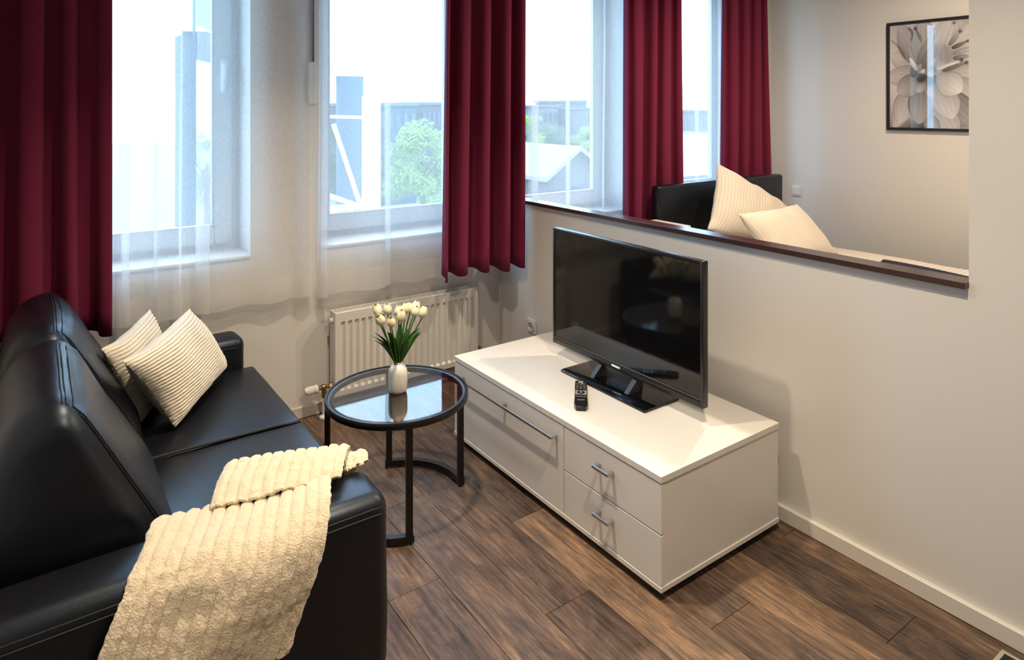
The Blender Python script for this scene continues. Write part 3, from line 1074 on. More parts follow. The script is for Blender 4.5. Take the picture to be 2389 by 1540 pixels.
def blanket():
    t = thing('throw_blanket', 'cream ribbed fleece throw draped over the near sofa arm', 'blanket', (0.40, 1.76, 0.30))
    def sheet(nodes, ns, nt, ribs, amp, name, seed, puffy):
        nodes = [n if len(n) == 5 else (n[0], *n) for n in nodes]     # (y left, y right, z, x left, x right)
        def cr(tt):
            f = tt * (len(nodes) - 1)
            i = min(int(f), len(nodes) - 2)
            s = f - i
            out = []
            for k in range(5):
                p0 = nodes[max(i - 1, 0)][k]; p1 = nodes[i][k]; p2 = nodes[i + 1][k]; p3 = nodes[min(i + 2, len(nodes) - 1)][k]
                out.append(0.5 * ((2 * p1) + (p2 - p0) * s + (2 * p0 - 5 * p1 + 4 * p2 - p3) * s * s + (3 * p1 - p0 - 3 * p2 + p3) * s ** 3))
            return out
        def base(s, tt):
            yl, yr, z, xl, xr = cr(tt)
            y = yl + (yr - yl) * s
            x = xl + (xr - xl) * s
            # soft sags across the width
            sg = 0.012 * math.sin(3.2 * s + 5 * tt + seed) * puffy + 0.010 * noise.noise(Vector((s * 3, tt * 5, seed))) * puffy
            return Vector((x, y, z)), sg
        def fn(s, tt):
            p, sg = base(s, tt)
            e = 0.004
            pu = base(min(1, s + e), tt)[0] - base(max(0, s - e), tt)[0]
            pv = base(s, min(1, tt + e))[0] - base(s, max(0, tt - e))[0]
            n = pu.cross(pv).normalized()
            if n.dot(Vector((0, -1, 1))) < 0:
                n = -n
            h = amp * abs(math.sin(math.pi * ribs * s)) ** 0.38
            fl = noise.noise(Vector((p.x * 60, p.y * 60, p.z * 60 + seed))) * 0.0022 + noise.noise(Vector((p.x * 150, p.y * 150, p.z * 150))) * 0.0016
            fl += 0.0035 * noise.noise(Vector((s * 9 + seed, tt * 16, 2.0)))
            edge = min(s, 1 - s) * 12
            h *= min(1, edge + 0.35)
            ex = 0.004 * noise.noise(Vector((tt * 40, seed, s * 3))) if s in (0.0, 1.0) else 0
            return tuple(p + n * (h + fl + sg + 0.010) + Vector((ex, 0, 0)))
        mb = MB().grid(fn, ns, nt)
        o = mb.build(name, CREAM_FLEECE, t, sharp=180)
        so = o.modifiers.new('thickness', 'SOLIDIFY')
        so.thickness = 0.009
        so.offset = -1
        return o
    # (y, z, x left, x right) from the seat side over the arm to the hem
    sheet([(1.905, 0.470, 0.300, 0.700), (1.888, 0.535, 0.270, 0.697), (1.852, 0.575, 0.243, 0.690), (1.780, 0.580, 0.212, 0.662), (1.705, 0.570, 0.175, 0.632),
           (1.657, 0.535, 0.150, 0.602), (1.643, 0.460, 0.112, 0.570), (1.640, 0.375, 0.075, 0.540), (1.640, 0.285, 0.040, 0.508)], 156, 150, 13, 0.0095, 'drape', 1.7, 1.5)
    sheet([(1.835, 1.775, 0.578, 0.366, 0.690), (1.900, 1.825, 0.594, 0.392, 0.720), (1.960, 1.872, 0.600, 0.425, 0.750), (2.005, 1.905, 0.585, 0.447, 0.768), (2.030, 1.930, 0.53, 0.452, 0.770), (2.030, 1.945, 0.440, 0.445, 0.755)], 132, 60, 11, 0.0085, 'folded_layer', 4.1, 0.4)
    sheet([(1.950, 0.500, 0.72, 0.790), (1.91, 0.560, 0.73, 0.802), (1.875, 0.575, 0.735, 0.805), (1.84, 0.560, 0.72, 0.795)], 40, 40, 3, 0.007, 'folded_edge', 6.3, 0.4)
blanket()

# ------------------------------------------------------------------ round glass table
def side_table():
    cx_, cy_, R = 1.208, 2.497, 0.277
    zt = 0.450
    t = thing('coffee_table', 'round black metal coffee table with smoked glass top and two curved feet', 'table', (cx_, cy_, 0))
    n = 96
    # top ring: stepped profile
    prof = [(R - 0.013, zt - 0.026), (R + 0.008, zt - 0.026), (R + 0.010, zt - 0.023), (R + 0.010, zt - 0.004), (R + 0.007, zt), (R - 0.001, zt), (R - 0.003, zt - 0.004), (R - 0.009, zt - 0.0045), (R - 0.013, zt - 0.006), (R - 0.013, zt - 0.026)]
    vs, fs = [], []
    for (r, z) in prof:
        for k in range(n):
            a = 2 * math.pi * k / n
            vs.append((cx_ + r * math.cos(a), cy_ + r * math.sin(a), z))
    for i in range(len(prof) - 1):
        for k in range(n):
            fs.append((i * n + k, i * n + (k + 1) % n, (i + 1) * n + (k + 1) % n, (i + 1) * n + k))
    MB().add(vs, fs).build('top_ring', BLACK_METAL, t, sharp=50)
    MB().lathe([(R - 0.0135, 0.0), (R - 0.0135, 0.0035)], (cx_, cy_, zt - 0.0040), 96).build('glass_top', TABLE_GLASS, t)
    pairs = [(-9, 72), (155, 253)]
    RL = R - 0.002
    for (a0, a1) in pairs:
        for a in (a0, a1):
            A = math.radians(a)
            px, py = cx_ + RL * math.cos(A), cy_ + RL * math.sin(A)
            mb = MB()
            mb.tube([(px, py, 0.008), (px, py, zt - 0.029)], 0, flat=(0.0105, 0.0125), up=(math.cos(A), math.sin(A), 0))
            mb.build('leg', BLACK_METAL, t, smooth=False)
        pts = []
        ext = 3.5
        for k in range(25):
            A = math.radians(a0 - ext + (a1 - a0 + 2 * ext) * k / 24)
            pts.append((cx_ + RL * math.cos(A), cy_ + RL * math.sin(A), 0.021))
        MB().tube(pts, 0, flat=(0.0125, 0.0125), up=(0, 0, 1)).build('foot_arc', BLACK_METAL, t, sharp=60)
        for f in (0.12, 0.88):
            A = math.radians(a0 + (a1 - a0) * f)
            MB().lathe([(0.010, 0.0), (0.010, 0.009)], (cx_ + RL * math.cos(A), cy_ + RL * math.sin(A), 0.0), 14).build('foot_pad', BLACK_PLAST, t)
side_table()

VX, VY, VZ = 1.210, 2.497, 0.4500
vs_prof = [(0.030, 0.0), (0.035, 0.003), (0.0375, 0.012), (0.0385, 0.045), (0.0385, 0.075), (0.036, 0.090), (0.029, 0.103), (0.020, 0.1095), (0.0165, 0.112), (0.0165, 0.1165), (0.0175, 0.1185), (0.0165, 0.1195), (0.0145, 0.1185), (0.0140, 0.105)]
vase = MB().lathe(vs_prof, (VX, VY, VZ), 48, caps=False)
vase.f.append(tuple(reversed(range(48))))
vo = vase.build('vase', CERAMIC, origin=(VX, VY, VZ), sharp=70)
tag(vo, 'small white ceramic vase with a narrow neck on the glass table', 'vase')


def tulips():
    # blossom centre in the photograph, depth offset, size, tilt
    spec = [((880, 722), 0.010, 'upper of the two blossoms at the far left of the bunch'), ((903.5, 720), 0.025, 'second blossom from the left in the top row of the bunch'),
            ((886.5, 746.5), -0.030, 'lowest left blossom leaning outwards in the bunch'), ((913, 750.5), -0.045, 'lowest blossom of the bunch, front and centre-left'),
            ((931, 724), 0.020, 'half-hidden blossom in the middle behind the front one'), ((936.5, 736), -0.030, 'front middle blossom of the bunch'),
            ((947, 718), 0.020, 'tall blossom right of the middle of the bunch'), ((957, 717.5), 0.050, 'rear blossom squeezed between two tall ones'),
            ((969.5, 714), 0.040, 'topmost blossom on the right of the bunch'), ((970, 726), -0.010, 'inner right blossom below the topmost one'),
            ((987, 727.5), 0.005, 'outermost right blossom of the bunch')]
    base = Vector((VX, VY, VZ + 0.118))
    rng = random.Random(5)
    for i, ((px, py), dy, lab) in enumerate(spec):
        c = PY(px, py, VY + dy)
        t = thing('tulip', 'cream tulip, ' + lab, 'tulip', (c.x, c.y, base.z - 0.03), 'tulips in the vase')
        d = (c - base)
        r0 = 0.0085
        ang = math.atan2(d.y, d.x)
        b0 = base + Vector((math.cos(ang) * r0, math.sin(ang) * r0, -0.05))
        b0.x = VX + math.cos(ang + 0.3) * r0
        b0.y = VY + math.sin(ang + 0.3) * r0
        # stem curve
        tip = c - Vector((0, 0, 0.018))
        pts = []
        for k in range(9):
            s = k / 8
            m1 = b0 + Vector((d.x * 0.10, d.y * 0.10, d.z * 0.45))
            p = b0 * (1 - s) ** 2 + m1 * 2 * s * (1 - s) + tip * s * s
            pts.append(p)
        MB().tube(pts, 0.0026, 8).build('stem', STEM, t)
        ax = (tip - pts[-2]).normalized()
        ax = (ax + Vector((0, 0, 0.35))).normalized()
        if i == 2:
            ax = Vector((-0.55, -0.25, 0.75)).normalized()
        rot = ax.to_track_quat('Z', 'Y').to_matrix()
        H = 0.046 * rng.uniform(0.92, 1.08)
        Wd = 0.0185 * rng.uniform(0.92, 1.08)
        mb = MB()
        spin = rng.uniform(0, 6)
        for ring, (rs, n) in enumerate(((0.80, 3), (1.0, 3))):
            for q in range(n):
                a0 = spin + 2 * math.pi * q / n + ring * math.pi / n
                hh = H * rng.uniform(0.93, 1.05)
                def fn(u, v):
                    # petal: v from base to tip, u across
                    w = (u - 0.5) * 2
                    prof = math.sin(math.pi * min(1, 0.10 + 0.81 * v ** 0.85)) ** 0.75
                    rad = Wd * rs * prof * (1 - 0.06 * w * w)
                    half = 1.22 * (max(0.02, 1 - v ** 3.2)) ** 0.55
                    a = a0 + w * half
                    z = hh * v * (1 - 0.06 * w * w * v)
                    curl = 0.0016 * (v ** 4)
                    return tuple(c - Vector((0, 0, 0)) + rot @ Vector((math.cos(a) * (rad + curl), math.sin(a) * (rad + curl), z - H * 0.5)))
                mb.grid(fn, 8, 9)
        mb.build('blossom', PETAL, t, sharp=180)
        # leaf
        nl = 2 if i in (0, 3, 5, 8, 10) else 1
        for q in range(nl):
            side = Vector((d.x, d.y, 0))
            if side.length < 0.004:
                side = Vector((0.01, -0.01, 0))
            side.normalize()
            sgn = 1 if px > 928 else -1
            view = Vector((RT[0], RT[1], 0))
            spread = min(1.0, abs(px - 930) / 60)
            out = (side * 0.4 + view * sgn * (0.25 + 0.6 * spread)).normalized()
            hL = rng.uniform(0.135, 0.190) - 0.03 * spread
            oL = 0.022 + 0.075 * spread + rng.uniform(-0.012, 0.016)
            wid = rng.uniform(0.012, 0.018)
            start = b0 + Vector((0, 0, 0.045))
            acr = out.cross(Vector((0, 0, 1))).normalized()
            acr = (acr * 0.55 + view * 0.6 * (1 if rng.random() > 0.5 else -1)).normalized()
            def lf(u, v):
                w = (u - 0.5) * 2
                s = v
                cen = start + out * (oL * (0.25 * s + 0.75 * s ** 2.0)) + Vector((0, 0, hL * (s - 0.18 * s ** 3)))
                ww = wid * (0.18 + 0.95 * math.sin(math.pi * (0.06 + 0.94 * s) ** 0.9)) * (1 if s < 0.98 else 0.05)
                fold = -0.35 * abs(w) * ww
                return tuple(cen + acr * (w * ww) - out * fold * 0.8 + Vector((0, 0, -0.1 * abs(w) * ww)))
            lo = MB().grid(lf, 4, 14).build('leaf', LEAF, t, sharp=180)
            so = lo.modifiers.new('thickness', 'SOLIDIFY')
            so.thickness = 0.0007
tulips()

# ------------------------------------------------------------------ lowboard
CX0, CX1, CY0, CY1, CZ = 1.655, 2.307, 1.492, 2.804, 0.407
def lowboard():
    t = thing('tv_lowboard', 'white low television cabinet with drop-front door and two drawers', 'tv cabinet', ((CX0 + CX1) / 2, (CY0 + CY1) / 2, 0))
    bx('plinth', CX0 + 0.035, CX1 - 0.02, CY0 + 0.03, CY1 - 0.03, 0.0, 0.030, BLACK_PLAST, t)
    bx('base_board', CX0, CX1, CY0, CY1, 0.030, 0.047, WHITE_LACQ, t, 0.0012)
    bx('top_board', CX0, CX1, CY0, CY1, CZ - 0.022, CZ, WHITE_LACQ, t, 0.0012)
    zb, zt = 0.0475, CZ - 0.0225
    bx('carcass', CX0 + 0.024, CX1 - 0.004, CY0 + 0.014, CY1 - 0.014, zb, zt, WHITE_LACQ, t)
    bx('side_panel', CX0 + 0.020, CX1 - 0.002, CY0 + 0.0035, CY0 + 0.0145, zb, zt, WHITE_LACQ, t)
    bx('side_panel', CX0 + 0.020, CX1 - 0.002, CY1 - 0.0145, CY1 - 0.0035, zb, zt, WHITE_LACQ, t)
    ysplit = 1.985
    xf0, xf1 = CX0 + 0.002, CX0 + 0.0195
    g = 0.0018
    zm = zb + (zt - zb) * 0.497
    for (z0, z1, zh) in ((zb + 0.001, zm - g, zb + (zt - zb) * 0.31), (zm + g, zt - 0.004, zb + (zt - zb) * 0.815)):
        d = bx('drawer', xf0, xf1, CY0 + 0.002, ysplit - g, z0, z1, WHITE_LACQ, t, 0.0016)
        yc = 1.752
        hb = MB()
        hb.box(xf0 - 0.032, xf0 - 0.025, yc - 0.041, yc + 0.041, zh - 0.006, zh + 0.006, 0.0008, 1)
        for s in (-1, 1):
            yy = yc + s * 0.034
            hb.box(xf0 - 0.026, xf0, yy - 0.007, yy + 0.007, zh - 0.006, zh + 0.006, 0.0008, 1)
        hb.build('handle', ALU, d)
    d = bx('door', xf0, xf1, ysplit + g, CY1 - 0.002, zb + 0.001, zt - 0.004, WHITE_LACQ, t, 0.0016)
    zh = 0.330
    hb = MB()
    y0, y1 = 2.020, 2.725
    hb.box(xf0 - 0.034, xf0 - 0.027, y0, y1, zh - 0.006, zh + 0.006, 0.0008, 1)
    for yy in (y0 + 0.008, (y0 + y1) / 2, y1 - 0.008):
        hb.box(xf0 - 0.028, xf0, yy - 0.007, yy + 0.007, zh - 0.006, zh + 0.006, 0.0008, 1)
    hb.build('handle', ALU, d)
lowboard()

# ------------------------------------------------------------------ television
def tv():
    X = 2.040
    y0, y1, z0, z1 = 1.634, 2.526, 0.474, 1.026
    yc = 2.095
    t = thing('television', 'black flat-screen television on a glossy black stand', 'television', (X + 0.03, (y0 + y1) / 2, CZ))
    bz = 0.014
    fr = MB()
    fr.box(X, X + 0.030, y0, y0 + bz, z0, z1, 0.003)
    fr.box(X, X + 0.030, y1 - bz, y1, z0, z1, 0.003)
    fr.box(X, X + 0.030, y0 + bz, y1 - bz, z1 - bz, z1, 0.003)
    fr.box(X, X + 0.030, y0 + bz, y1 - bz, z0, z0 + 0.030, 0.003)
    fr.build('bezel', BLACK_PLAST, t)
    bx('screen', X + 0.004, X + 0.014, y0 + bz * 0.8, y1 - bz * 0.8, z0 + 0.028, z1 - bz * 0.8, SCREEN, t)
    bx('trim_strip', X - 0.0006, X + 0.004, y0 + bz, y1 - bz, z0 + 0.0295, z0 + 0.0315, mat('grey_trim', (0.10, 0.10, 0.11), 0.3), t)
    b = soft_box(X + 0.014, X + 0.062, y0 + 0.03, y1 - 0.03, z0 + 0.03, z1 - 0.06, 0.012, 3, 2, 0, 0.0)
    b.build('rear_housing', BLACK_PLAST, t)
    bx('badge', X - 0.0012, X + 0.002, yc - 0.026, yc + 0.026, z0 + 0.012, z0 + 0.021, CHROME, t)
    bx('stand_base', 1.945, 2.150, yc - 0.255, yc + 0.258, CZ + 0.0005, CZ + 0.013, GLOSS_BLACK, t, 0.005, 3)
    nk = MB()
    nk.prism([(X + 0.010, CZ + 0.012), (X + 0.060, CZ + 0.012), (X + 0.058, z0 + 0.12), (X + 0.026, z0 + 0.12)], yc - 0.10, yc + 0.10)
    nk.build('stand_neck', mat('satin_grey', (0.10, 0.10, 0.11), 0.3, metal=0.8), t, smooth=False)
    for s in (-1, 1):
        ns = MB()
        ns.prism([(X - 0.045, CZ + 0.0125), (X + 0.030, CZ + 0.0125), (X + 0.030, CZ + 0.060), (X + 0.012, CZ + 0.066)], yc + s * 0.105 - 0.012, yc + s * 0.105 + 0.012)
        ns.build('stand_rib', mat('satin_dark', (0.07, 0.07, 0.08), 0.35, metal=0.6), t, smooth=False)
tv()

# remote control
def remote():
    c0 = PZ(1355.5, 948, CZ + 0.02)
    c1 = PZ(1355, 887, CZ + 0.02)
    ax = (c1 - c0)
    L = ax.length
    ax.normalize()
    sd = Vector((ax.y, -ax.x, 0))
    t = thing('remote_control', 'black remote control with silver navigation pad lying on the white cabinet', 'remote control', ((c0.x + c1.x) / 2, (c0.y + c1.y) / 2, CZ))
    def W(s, w, z):
        p = c0 + ax * (s * L) + sd * w
        return (p.x, p.y, CZ + z)
    out = [(0.0, 0.016), (0.015, 0.0205), (0.08, 0.026), (0.2, 0.0265), (0.35, 0.025), (0.6, 0.0245), (0.9, 0.0245), (0.985, 0.024), (1.0, 0.022)]
    vs, fs = [], []
    zs = [0.001, 0.004, 0.0165, 0.0185]
    inset = [0.003, 0.0, 0.0, 0.003]
    loops = []
    for z, ins in zip(zs, inset):
        lp = [W(s + (ins / L if s < 0.01 else (-ins / L if s > 0.99 else 0)), w - ins, z) for s, w in out] + [W(s + (ins / L if s < 0.01 else (-ins / L if s > 0.99 else 0)), -(w - ins), z) for s, w in reversed(out)]
        loops.append(lp)
    n = len(loops[0])
    vs = [v for lp in loops for v in lp]
    for i in range(3):
        for k in range(n):
            fs.append((i * n + k, i * n + (k + 1) % n, (i + 1) * n + (k + 1) % n, (i + 1) * n + k))
    fs.append(tuple(range(n)))
    fs.append(tuple(3 * n + k for k in range(n)))
    MB().add(vs, fs).build('body', BLACK_PLAST, t, sharp=30)
    def pad(name, s0, s1, w0, w1, z, m):
        mb = MB()
        q = [W(s0, w0, 0.018), W(s1, w0, 0.018), W(s1, w1, 0.018), W(s0, w1, 0.018), W(s0, w0, z), W(s1, w0, z), W(s1, w1, z), W(s0, w1, z)]
        mb.add(q, [(0, 1, 2, 3), (4, 5, 6, 7), (0, 1, 5, 4), (1, 2, 6, 5), (2, 3, 7, 6), (3, 0, 4, 7)])
        return mb.build(name, m, t, smooth=False)
    silver = mat('silver_paint', (0.62, 0.62, 0.63), 0.3, metal=0.5)
    pad('navigation_plate', 0.44, 0.60, -0.0225, 0.0225, 0.0192, silver)
    def disc(name, s, r1, r2, z, m):
        c = []
        for k in range(24):
            a = 2 * math.pi * k / 24
            c.append(W(s + r1 * math.cos(a) / L, r2 * math.sin(a), z))
        b = [(v[0], v[1], CZ + 0.018) for v in c]
        MB().add(b + c, [tuple(range(24, 48))] + [(k, (k + 1) % 24, 24 + (k + 1) % 24, 24 + k) for k in range(24)]).build(name, m, t, smooth=False)
    disc('navigation_ring', 0.52, 0.016, 0.016, 0.0200, BLACK_PLAST)
    disc('ok_button', 0.52, 0.006, 0.006, 0.0212, silver)
    key = mat('key_grey', (0.16, 0.16, 0.17), 0.5)
    pad('button', 0.92, 0.95, -0.010, 0.010, 0.0198, mat('key_white', (0.8, 0.8, 0.78), 0.5))
    for w, cc in ((-0.016, (0.55, 0.10, 0.06)), (-0.0055, (0.06, 0.30, 0.08)), (0.0055, (0.75, 0.62, 0.08)), (0.016, (0.08, 0.12, 0.45))):
        pad('button', 0.855, 0.88, w - 0.0042, w + 0.0042, 0.0198, mat('key_%d' % int(w * 1e4 + 500), cc, 0.5))
    for r in range(4):
        for w in (-0.0145, 0.0, 0.0145):
            pad('button', 0.655 + r * 0.048, 0.675 + r * 0.048, w - 0.005, w + 0.005, 0.0198, key)
    for w in (-0.016, -0.0055, 0.0055, 0.016):
        pad('button', 0.345, 0.385, w - 0.0038, w + 0.0038, 0.0198, key)
    pad('lettering_strip', 0.235, 0.252, -0.015, 0.015, 0.0190, silver)
remote()

# ------------------------------------------------------------------ framed picture on the bedroom wall
def picture():
    y1, z0, z1 = 2.488, 1.435, 2.236
    y0 = y1 - 0.61
    t = thing('framed_picture', 'black-framed black-and-white print of a large dahlia flower on the bedroom wall', 'picture', (XB - 0.012, (y0 + y1) / 2, z0))
    fw = 0.020
    f = MB()
    f.box(XB - 0.026, XB - 0.001, y0, y0 + fw, z0, z1, 0.001, 1)
    f.box(XB - 0.026, XB - 0.001, y1 - fw, y1, z0, z1, 0.001, 1)
    f.box(XB - 0.026, XB - 0.001, y0 + fw, y1 - fw, z0, z0 + fw, 0.001, 1)
    f.box(XB - 0.026, XB - 0.001, y0 + fw, y1 - fw, z1 - fw, z1, 0.001, 1)
    f.build('frame', mat('frame_black', (0.010, 0.010, 0.014), 0.35), t)
    # the print: flat sheet, colours painted per vertex
    nu, nv = 170, 230
    uu, vv = np.meshgrid(np.linspace(0, 1, nu + 1), np.linspace(0, 1, nv + 1))
    asp = 0.57 / 0.76
    Xp, Yp = uu * asp, vv           # x right, y down, unit = print height
    img = 0.62 + 0.10 * np.sin(5 * Xp + 3 * Yp) + 0.14 * (1 - Yp) - 0.10 * np.sin(11 * Xp - 4 * Yp)
    img = img - 0.34 * np.exp(-(((Xp - 0.26) ** 2) / 0.016 + ((Yp - 0.36) ** 2) / 0.05))
    img = img - 0.45 * np.exp(-(((Xp - 0.30) ** 2) / 0.05 + ((Yp - 1.0) ** 2) / 0.012))
    rng = np.random.RandomState(4)
    def petal(x0, y0_, x1, y1_, wd, lo, hi, pw=1.0, vein=0.03, rim=0.15, curl=0.0):
        nonlocal img
        dx0, dy0 = x1 - x0, y1_ - y0_
        ln = math.hypot(dx0, dy0)
        ca, sa = dx0 / ln, dy0 / ln
        dx, dy = Xp - x0, Yp - y0_
        s = (dx * ca + dy * sa) / ln
        sc_ = np.clip(s, 1e-4, 1)
        w = (-dx * sa + dy * ca) - curl * np.sin(math.pi * sc_)
        prof = np.maximum(wd * np.sin(math.pi * sc_ ** pw) ** 0.65, 1e-5)
        q = w / prof
        inside = (s > 0) & (s < 1) & (np.abs(q) < 1)
        sh = lo + (hi - lo) * sc_ ** 0.7
        sh = sh * (1 - 0.18 * q * q) + vein * np.cos(q * 16) * (0.3 + 0.7 * sc_)
        sh = sh - rim * np.clip((np.abs(q) - 0.80) / 0.20, 0, 1) ** 2
        soft = np.clip((1 - np.abs(q)) / 0.07, 0, 1) * np.clip((1 - s) / 0.02, 0, 1) * np.clip(s / 0.04, 0, 1)
        img = np.where(inside, img * (1 - soft) + sh * soft, img)
    # pale outer petals
    for p in ((.30, .42, .02, .30, .12, .45, .85), (.30, .40, .10, .02, .12, .35, .72), (.32, .40, .30, -.05, .12, .40, .70), (.42, .38, .55, -.05, .13, .55, .88), (.48, .40, .80, .02, .12, .6, .92), (.50, .42, .85, .30, .11, .55, .9),
              (.30, .48, -.05, .52, .10, .40, .85), (.50, .50, .85, .52, .10, .5, .9), (.48, .55, .85, .80, .12, .5, .88)):
        petal(*p, 0.8, 0.03, 0.12)
    # lower petals, each lying over the one before
    for p in ((.22, .62, .05, 1.0, .09, .45, .80), (.46, .66, .73, .96, .13, .30, .62), (.42, .80, .58, 1.05, .12, .55, .85), (.34, .86, .42, 1.05, .07, .35, .66), (.19, .62, .10, .95, .105, .50, .86), (.30, .60, .27, .95, .115, .26, .62), (.45, .62, .55, .90, .12, .50, .92)):
        petal(*p, 0.9, 0.035, 0.26)
    # rounded middle petals round the dark heart
    for p in ((.38, .50, .46, .73, .12, .20, .72), (.42, .50, .62, .66, .12, .50, .97), (.34, .50, .08, .665, .105, .16, .72), (.35, .50, .26, .66, .05, .06, .70)):
        petal(*p, 1.15, 0.02, 0.30)
    for p in ((.22, .52, .24, .36, .035, .10, .30), (.26, .46, .19, .33, .022, .60, .95), (.28, .47, .34, .455, .02, .6, .95)):
        petal(*p, 0.9, 0.01, 0.1)
    # upper petals and curled tips
    for p in ((.26, .40, .40, .12, .045, .22, .62), (.31, .44, .42, .22, .05, .20, .58), (.34, .46, .42, .34, .04, .30, .66), (.36, .42, .38, .52, .05, .25, .6)):
        petal(*p, 0.9, 0.03, 0.30)
    hr = np.exp(-(((Xp - 0.48) ** 2) / 0.0085 + ((Yp - 0.31) ** 2) / 0.0085) ** 1.6)
    img = img * (1 - 0.85 * hr) + 0.85 * hr * (0.42 + 0.14 * rng.rand(*img.shape))
    for p in ((.50, .24, .56, .04, .022, .75, .85), (.52, .24, .61, .12, .022, .3, .7), (.54, .27, .67, .21, .020, .12, .5), (.55, .32, .73, .27, .022, .4, .8), (.55, .36, .70, .34, .022, .2, .65), (.62, .20, .76, .14, .02, .8, .85), (.42, .45, .62, .38, .018, .8, .95), (.46, .47, .66, .40, .02, .2, .45), (.30, .20, .24, .06, .014, .5, .25)):
        petal(*p, 0.7, 0.02, 0.42)
        img = img - 0.60 * np.exp(-(((Xp - p[2]) ** 2 + (Yp - p[3]) ** 2) / 0.00022))
    for k in range(40):
        f = k / 39
        for (ax0, ay0, bx0, by0) in ((.025, .155, .15, .33), (.185, .05, .20, .17)):
            qx, qy = ax0 + (bx0 - ax0) * f + 0.02 * math.sin(math.pi * f), ay0 + (by0 - ay0) * f
            img = img - 0.10 * (1 - 0.6 * f) * np.exp(-(((Xp - qx) ** 2 + (Yp - qy) ** 2) / 0.00010))
    img = img - 0.5 * np.exp(-(((Xp - 0.285) ** 2) / 0.0012 + ((Yp - 0.535) ** 2) / 0.0009)) - 0.35 * np.exp(-(((Xp - 0.37) ** 2) / 0.0007 + ((Yp - 0.56) ** 2) / 0.0012))
    img = np.clip(img, 0.015, 0.95)
    yy = (y1 - 0.5 * fw) + ((y0 + 0.5 * fw) - (y1 - 0.5 * fw)) * uu
    zz = (z1 - 0.5 * fw) + ((z0 + 0.5 * fw) - (z1 - 0.5 * fw)) * vv
    pts = np.stack([np.full_like(yy, XB - 0.014), yy, zz], -1).reshape(-1, 3)
    w = nu + 1
    fs = [(j * w + i, j * w + i + 1, (j + 1) * w + i + 1, (j + 1) * w + i) for j in range(nv) for i in range(nu)]
    o = mkobj('print', [tuple(p) for p in pts], fs, attr_mat('dahlia_print', 'ink', 0.6), t, smooth=False)
    ca = o.data.color_attributes.new('ink', 'FLOAT_COLOR', 'POINT')
    lin = (img.reshape(-1)) ** 1.5
    cols = np.stack([lin * 1.0, lin * 0.965, lin * 0.985, np.ones_like(lin)], -1).astype(np.float32)
    ca.data.foreach_set('color', cols.reshape(-1))
    MB().box(XB - 0.0185, XB - 0.0165, y0 + fw * 0.6, y1 - fw * 0.6, z0 + fw * 0.6, z1 - fw * 0.6).build('glazing', PIC_GLASS, t, smooth=False)
picture()

# ------------------------------------------------------------------ bed
BX0, BX1, BY0, BY1, BZ = 3.42, 4.86, 1.05, 3.10, 0.565
def bed():
    t = thing('bed', 'double bed with black leather headboard and striped white bedding behind the half wall', 'bed', ((BX0 + BX1) / 2, 2.1, 0))
    soft_box(BX0, BX1, BY1 + 0.005, BY1 + 0.08, 0.04, 1.075, 0.022, 4, 5, 0, 0.002).build('headboard', BLACK_LEATHER, t)
    soft_box(BX0 + 0.01, BX1 - 0.01, BY0, BY1, 0.06, 0.34, 0.02, 3, 3, 0, 0.001).build('bed_frame', BLACK_LEATHER, t)
    soft_box(BX0 + 0.03, BX1 - 0.03, BY0 + 0.02, BY1 - 0.005, 0.34, 0.535, 0.04, 4, 4, 0, 0.001).build('mattress', mat('mattress_white', (0.8, 0.78, 0.74), 0.9), t)
    # duvet
    nu, nv = 60, 80
    x0, x1, y0, y1 = BX0 + 0.0, BX1 + 0.005, BY0 - 0.02, 2.72
    uvs = []
    vs = []
    for j in range(nv + 1):
        for i in range(nu + 1):
            u, v = i / nu, j / nv
            e = min(u, 1 - u) * (x1 - x0)
            z = BZ + 0.012 + 0.012 * noise.noise(Vector((u * 4, v * 5, 1))) - 0.16 * max(0, 1 - e / 0.05) ** 2
            vs.append((x0 + u * (x1 - x0), y0 + v * (y1 - y0), z))
            uvs.append((u * (x1 - x0), v * (y1 - y0)))
    w = nu + 1
    fs = [(j * w + i, j * w + i + 1, (j + 1) * w + i + 1, (j + 1) * w + i) for j in range(nv) for i in range(nu)]
    o = mkobj('duvet', vs, fs, DUVET, t, sharp=180)
    lay = o.data.uv_layers.new(name='UVMap')
    for lp in o.data.loops:
        lay.data[lp.index].uv = uvs[lp.vertex_index]
    so = o.modifiers.new('thickness', 'SOLIDIFY')
    so.thickness = 0.03
    so.offset = -1
    for (fx, fy) in ((BX0 + 0.08, BY0 + 0.08), (BX1 - 0.08, BY0 + 0.08), (BX0 + 0.08, BY1 - 0.08), (BX1 - 0.08, BY1 - 0.08)):
        MB().lathe([(0.025, 0.0), (0.03, 0.065)], (fx, fy, 0), 14).build('foot', BLACK_PLAST, t)
bed()

pillow('bed_pillow', 'large striped white pillow standing on its corner against the headboard', 'pillow',
       [(4.32, 2.72, 0.585), (4.66, 2.93, 0.845), (3.925, 3.02, 1.215), (3.585, 2.84, 0.80)], 0.20, BED_LINEN2, 0, pinch=0.03, group='pillows on the bed', wr=0.010)
pillow('bed_pillow', 'smaller striped white pillow with a seam, leaning in front of the tall one', 'pillow',
       [(3.72, 2.42, 0.60), (4.56, 2.50, 0.592), (4.33, 2.66, 0.935), (3.56, 2.59, 0.945)], 0.16, BED_LINEN, 0, pinch=0.03, group='pillows on the bed', wr=0.008)
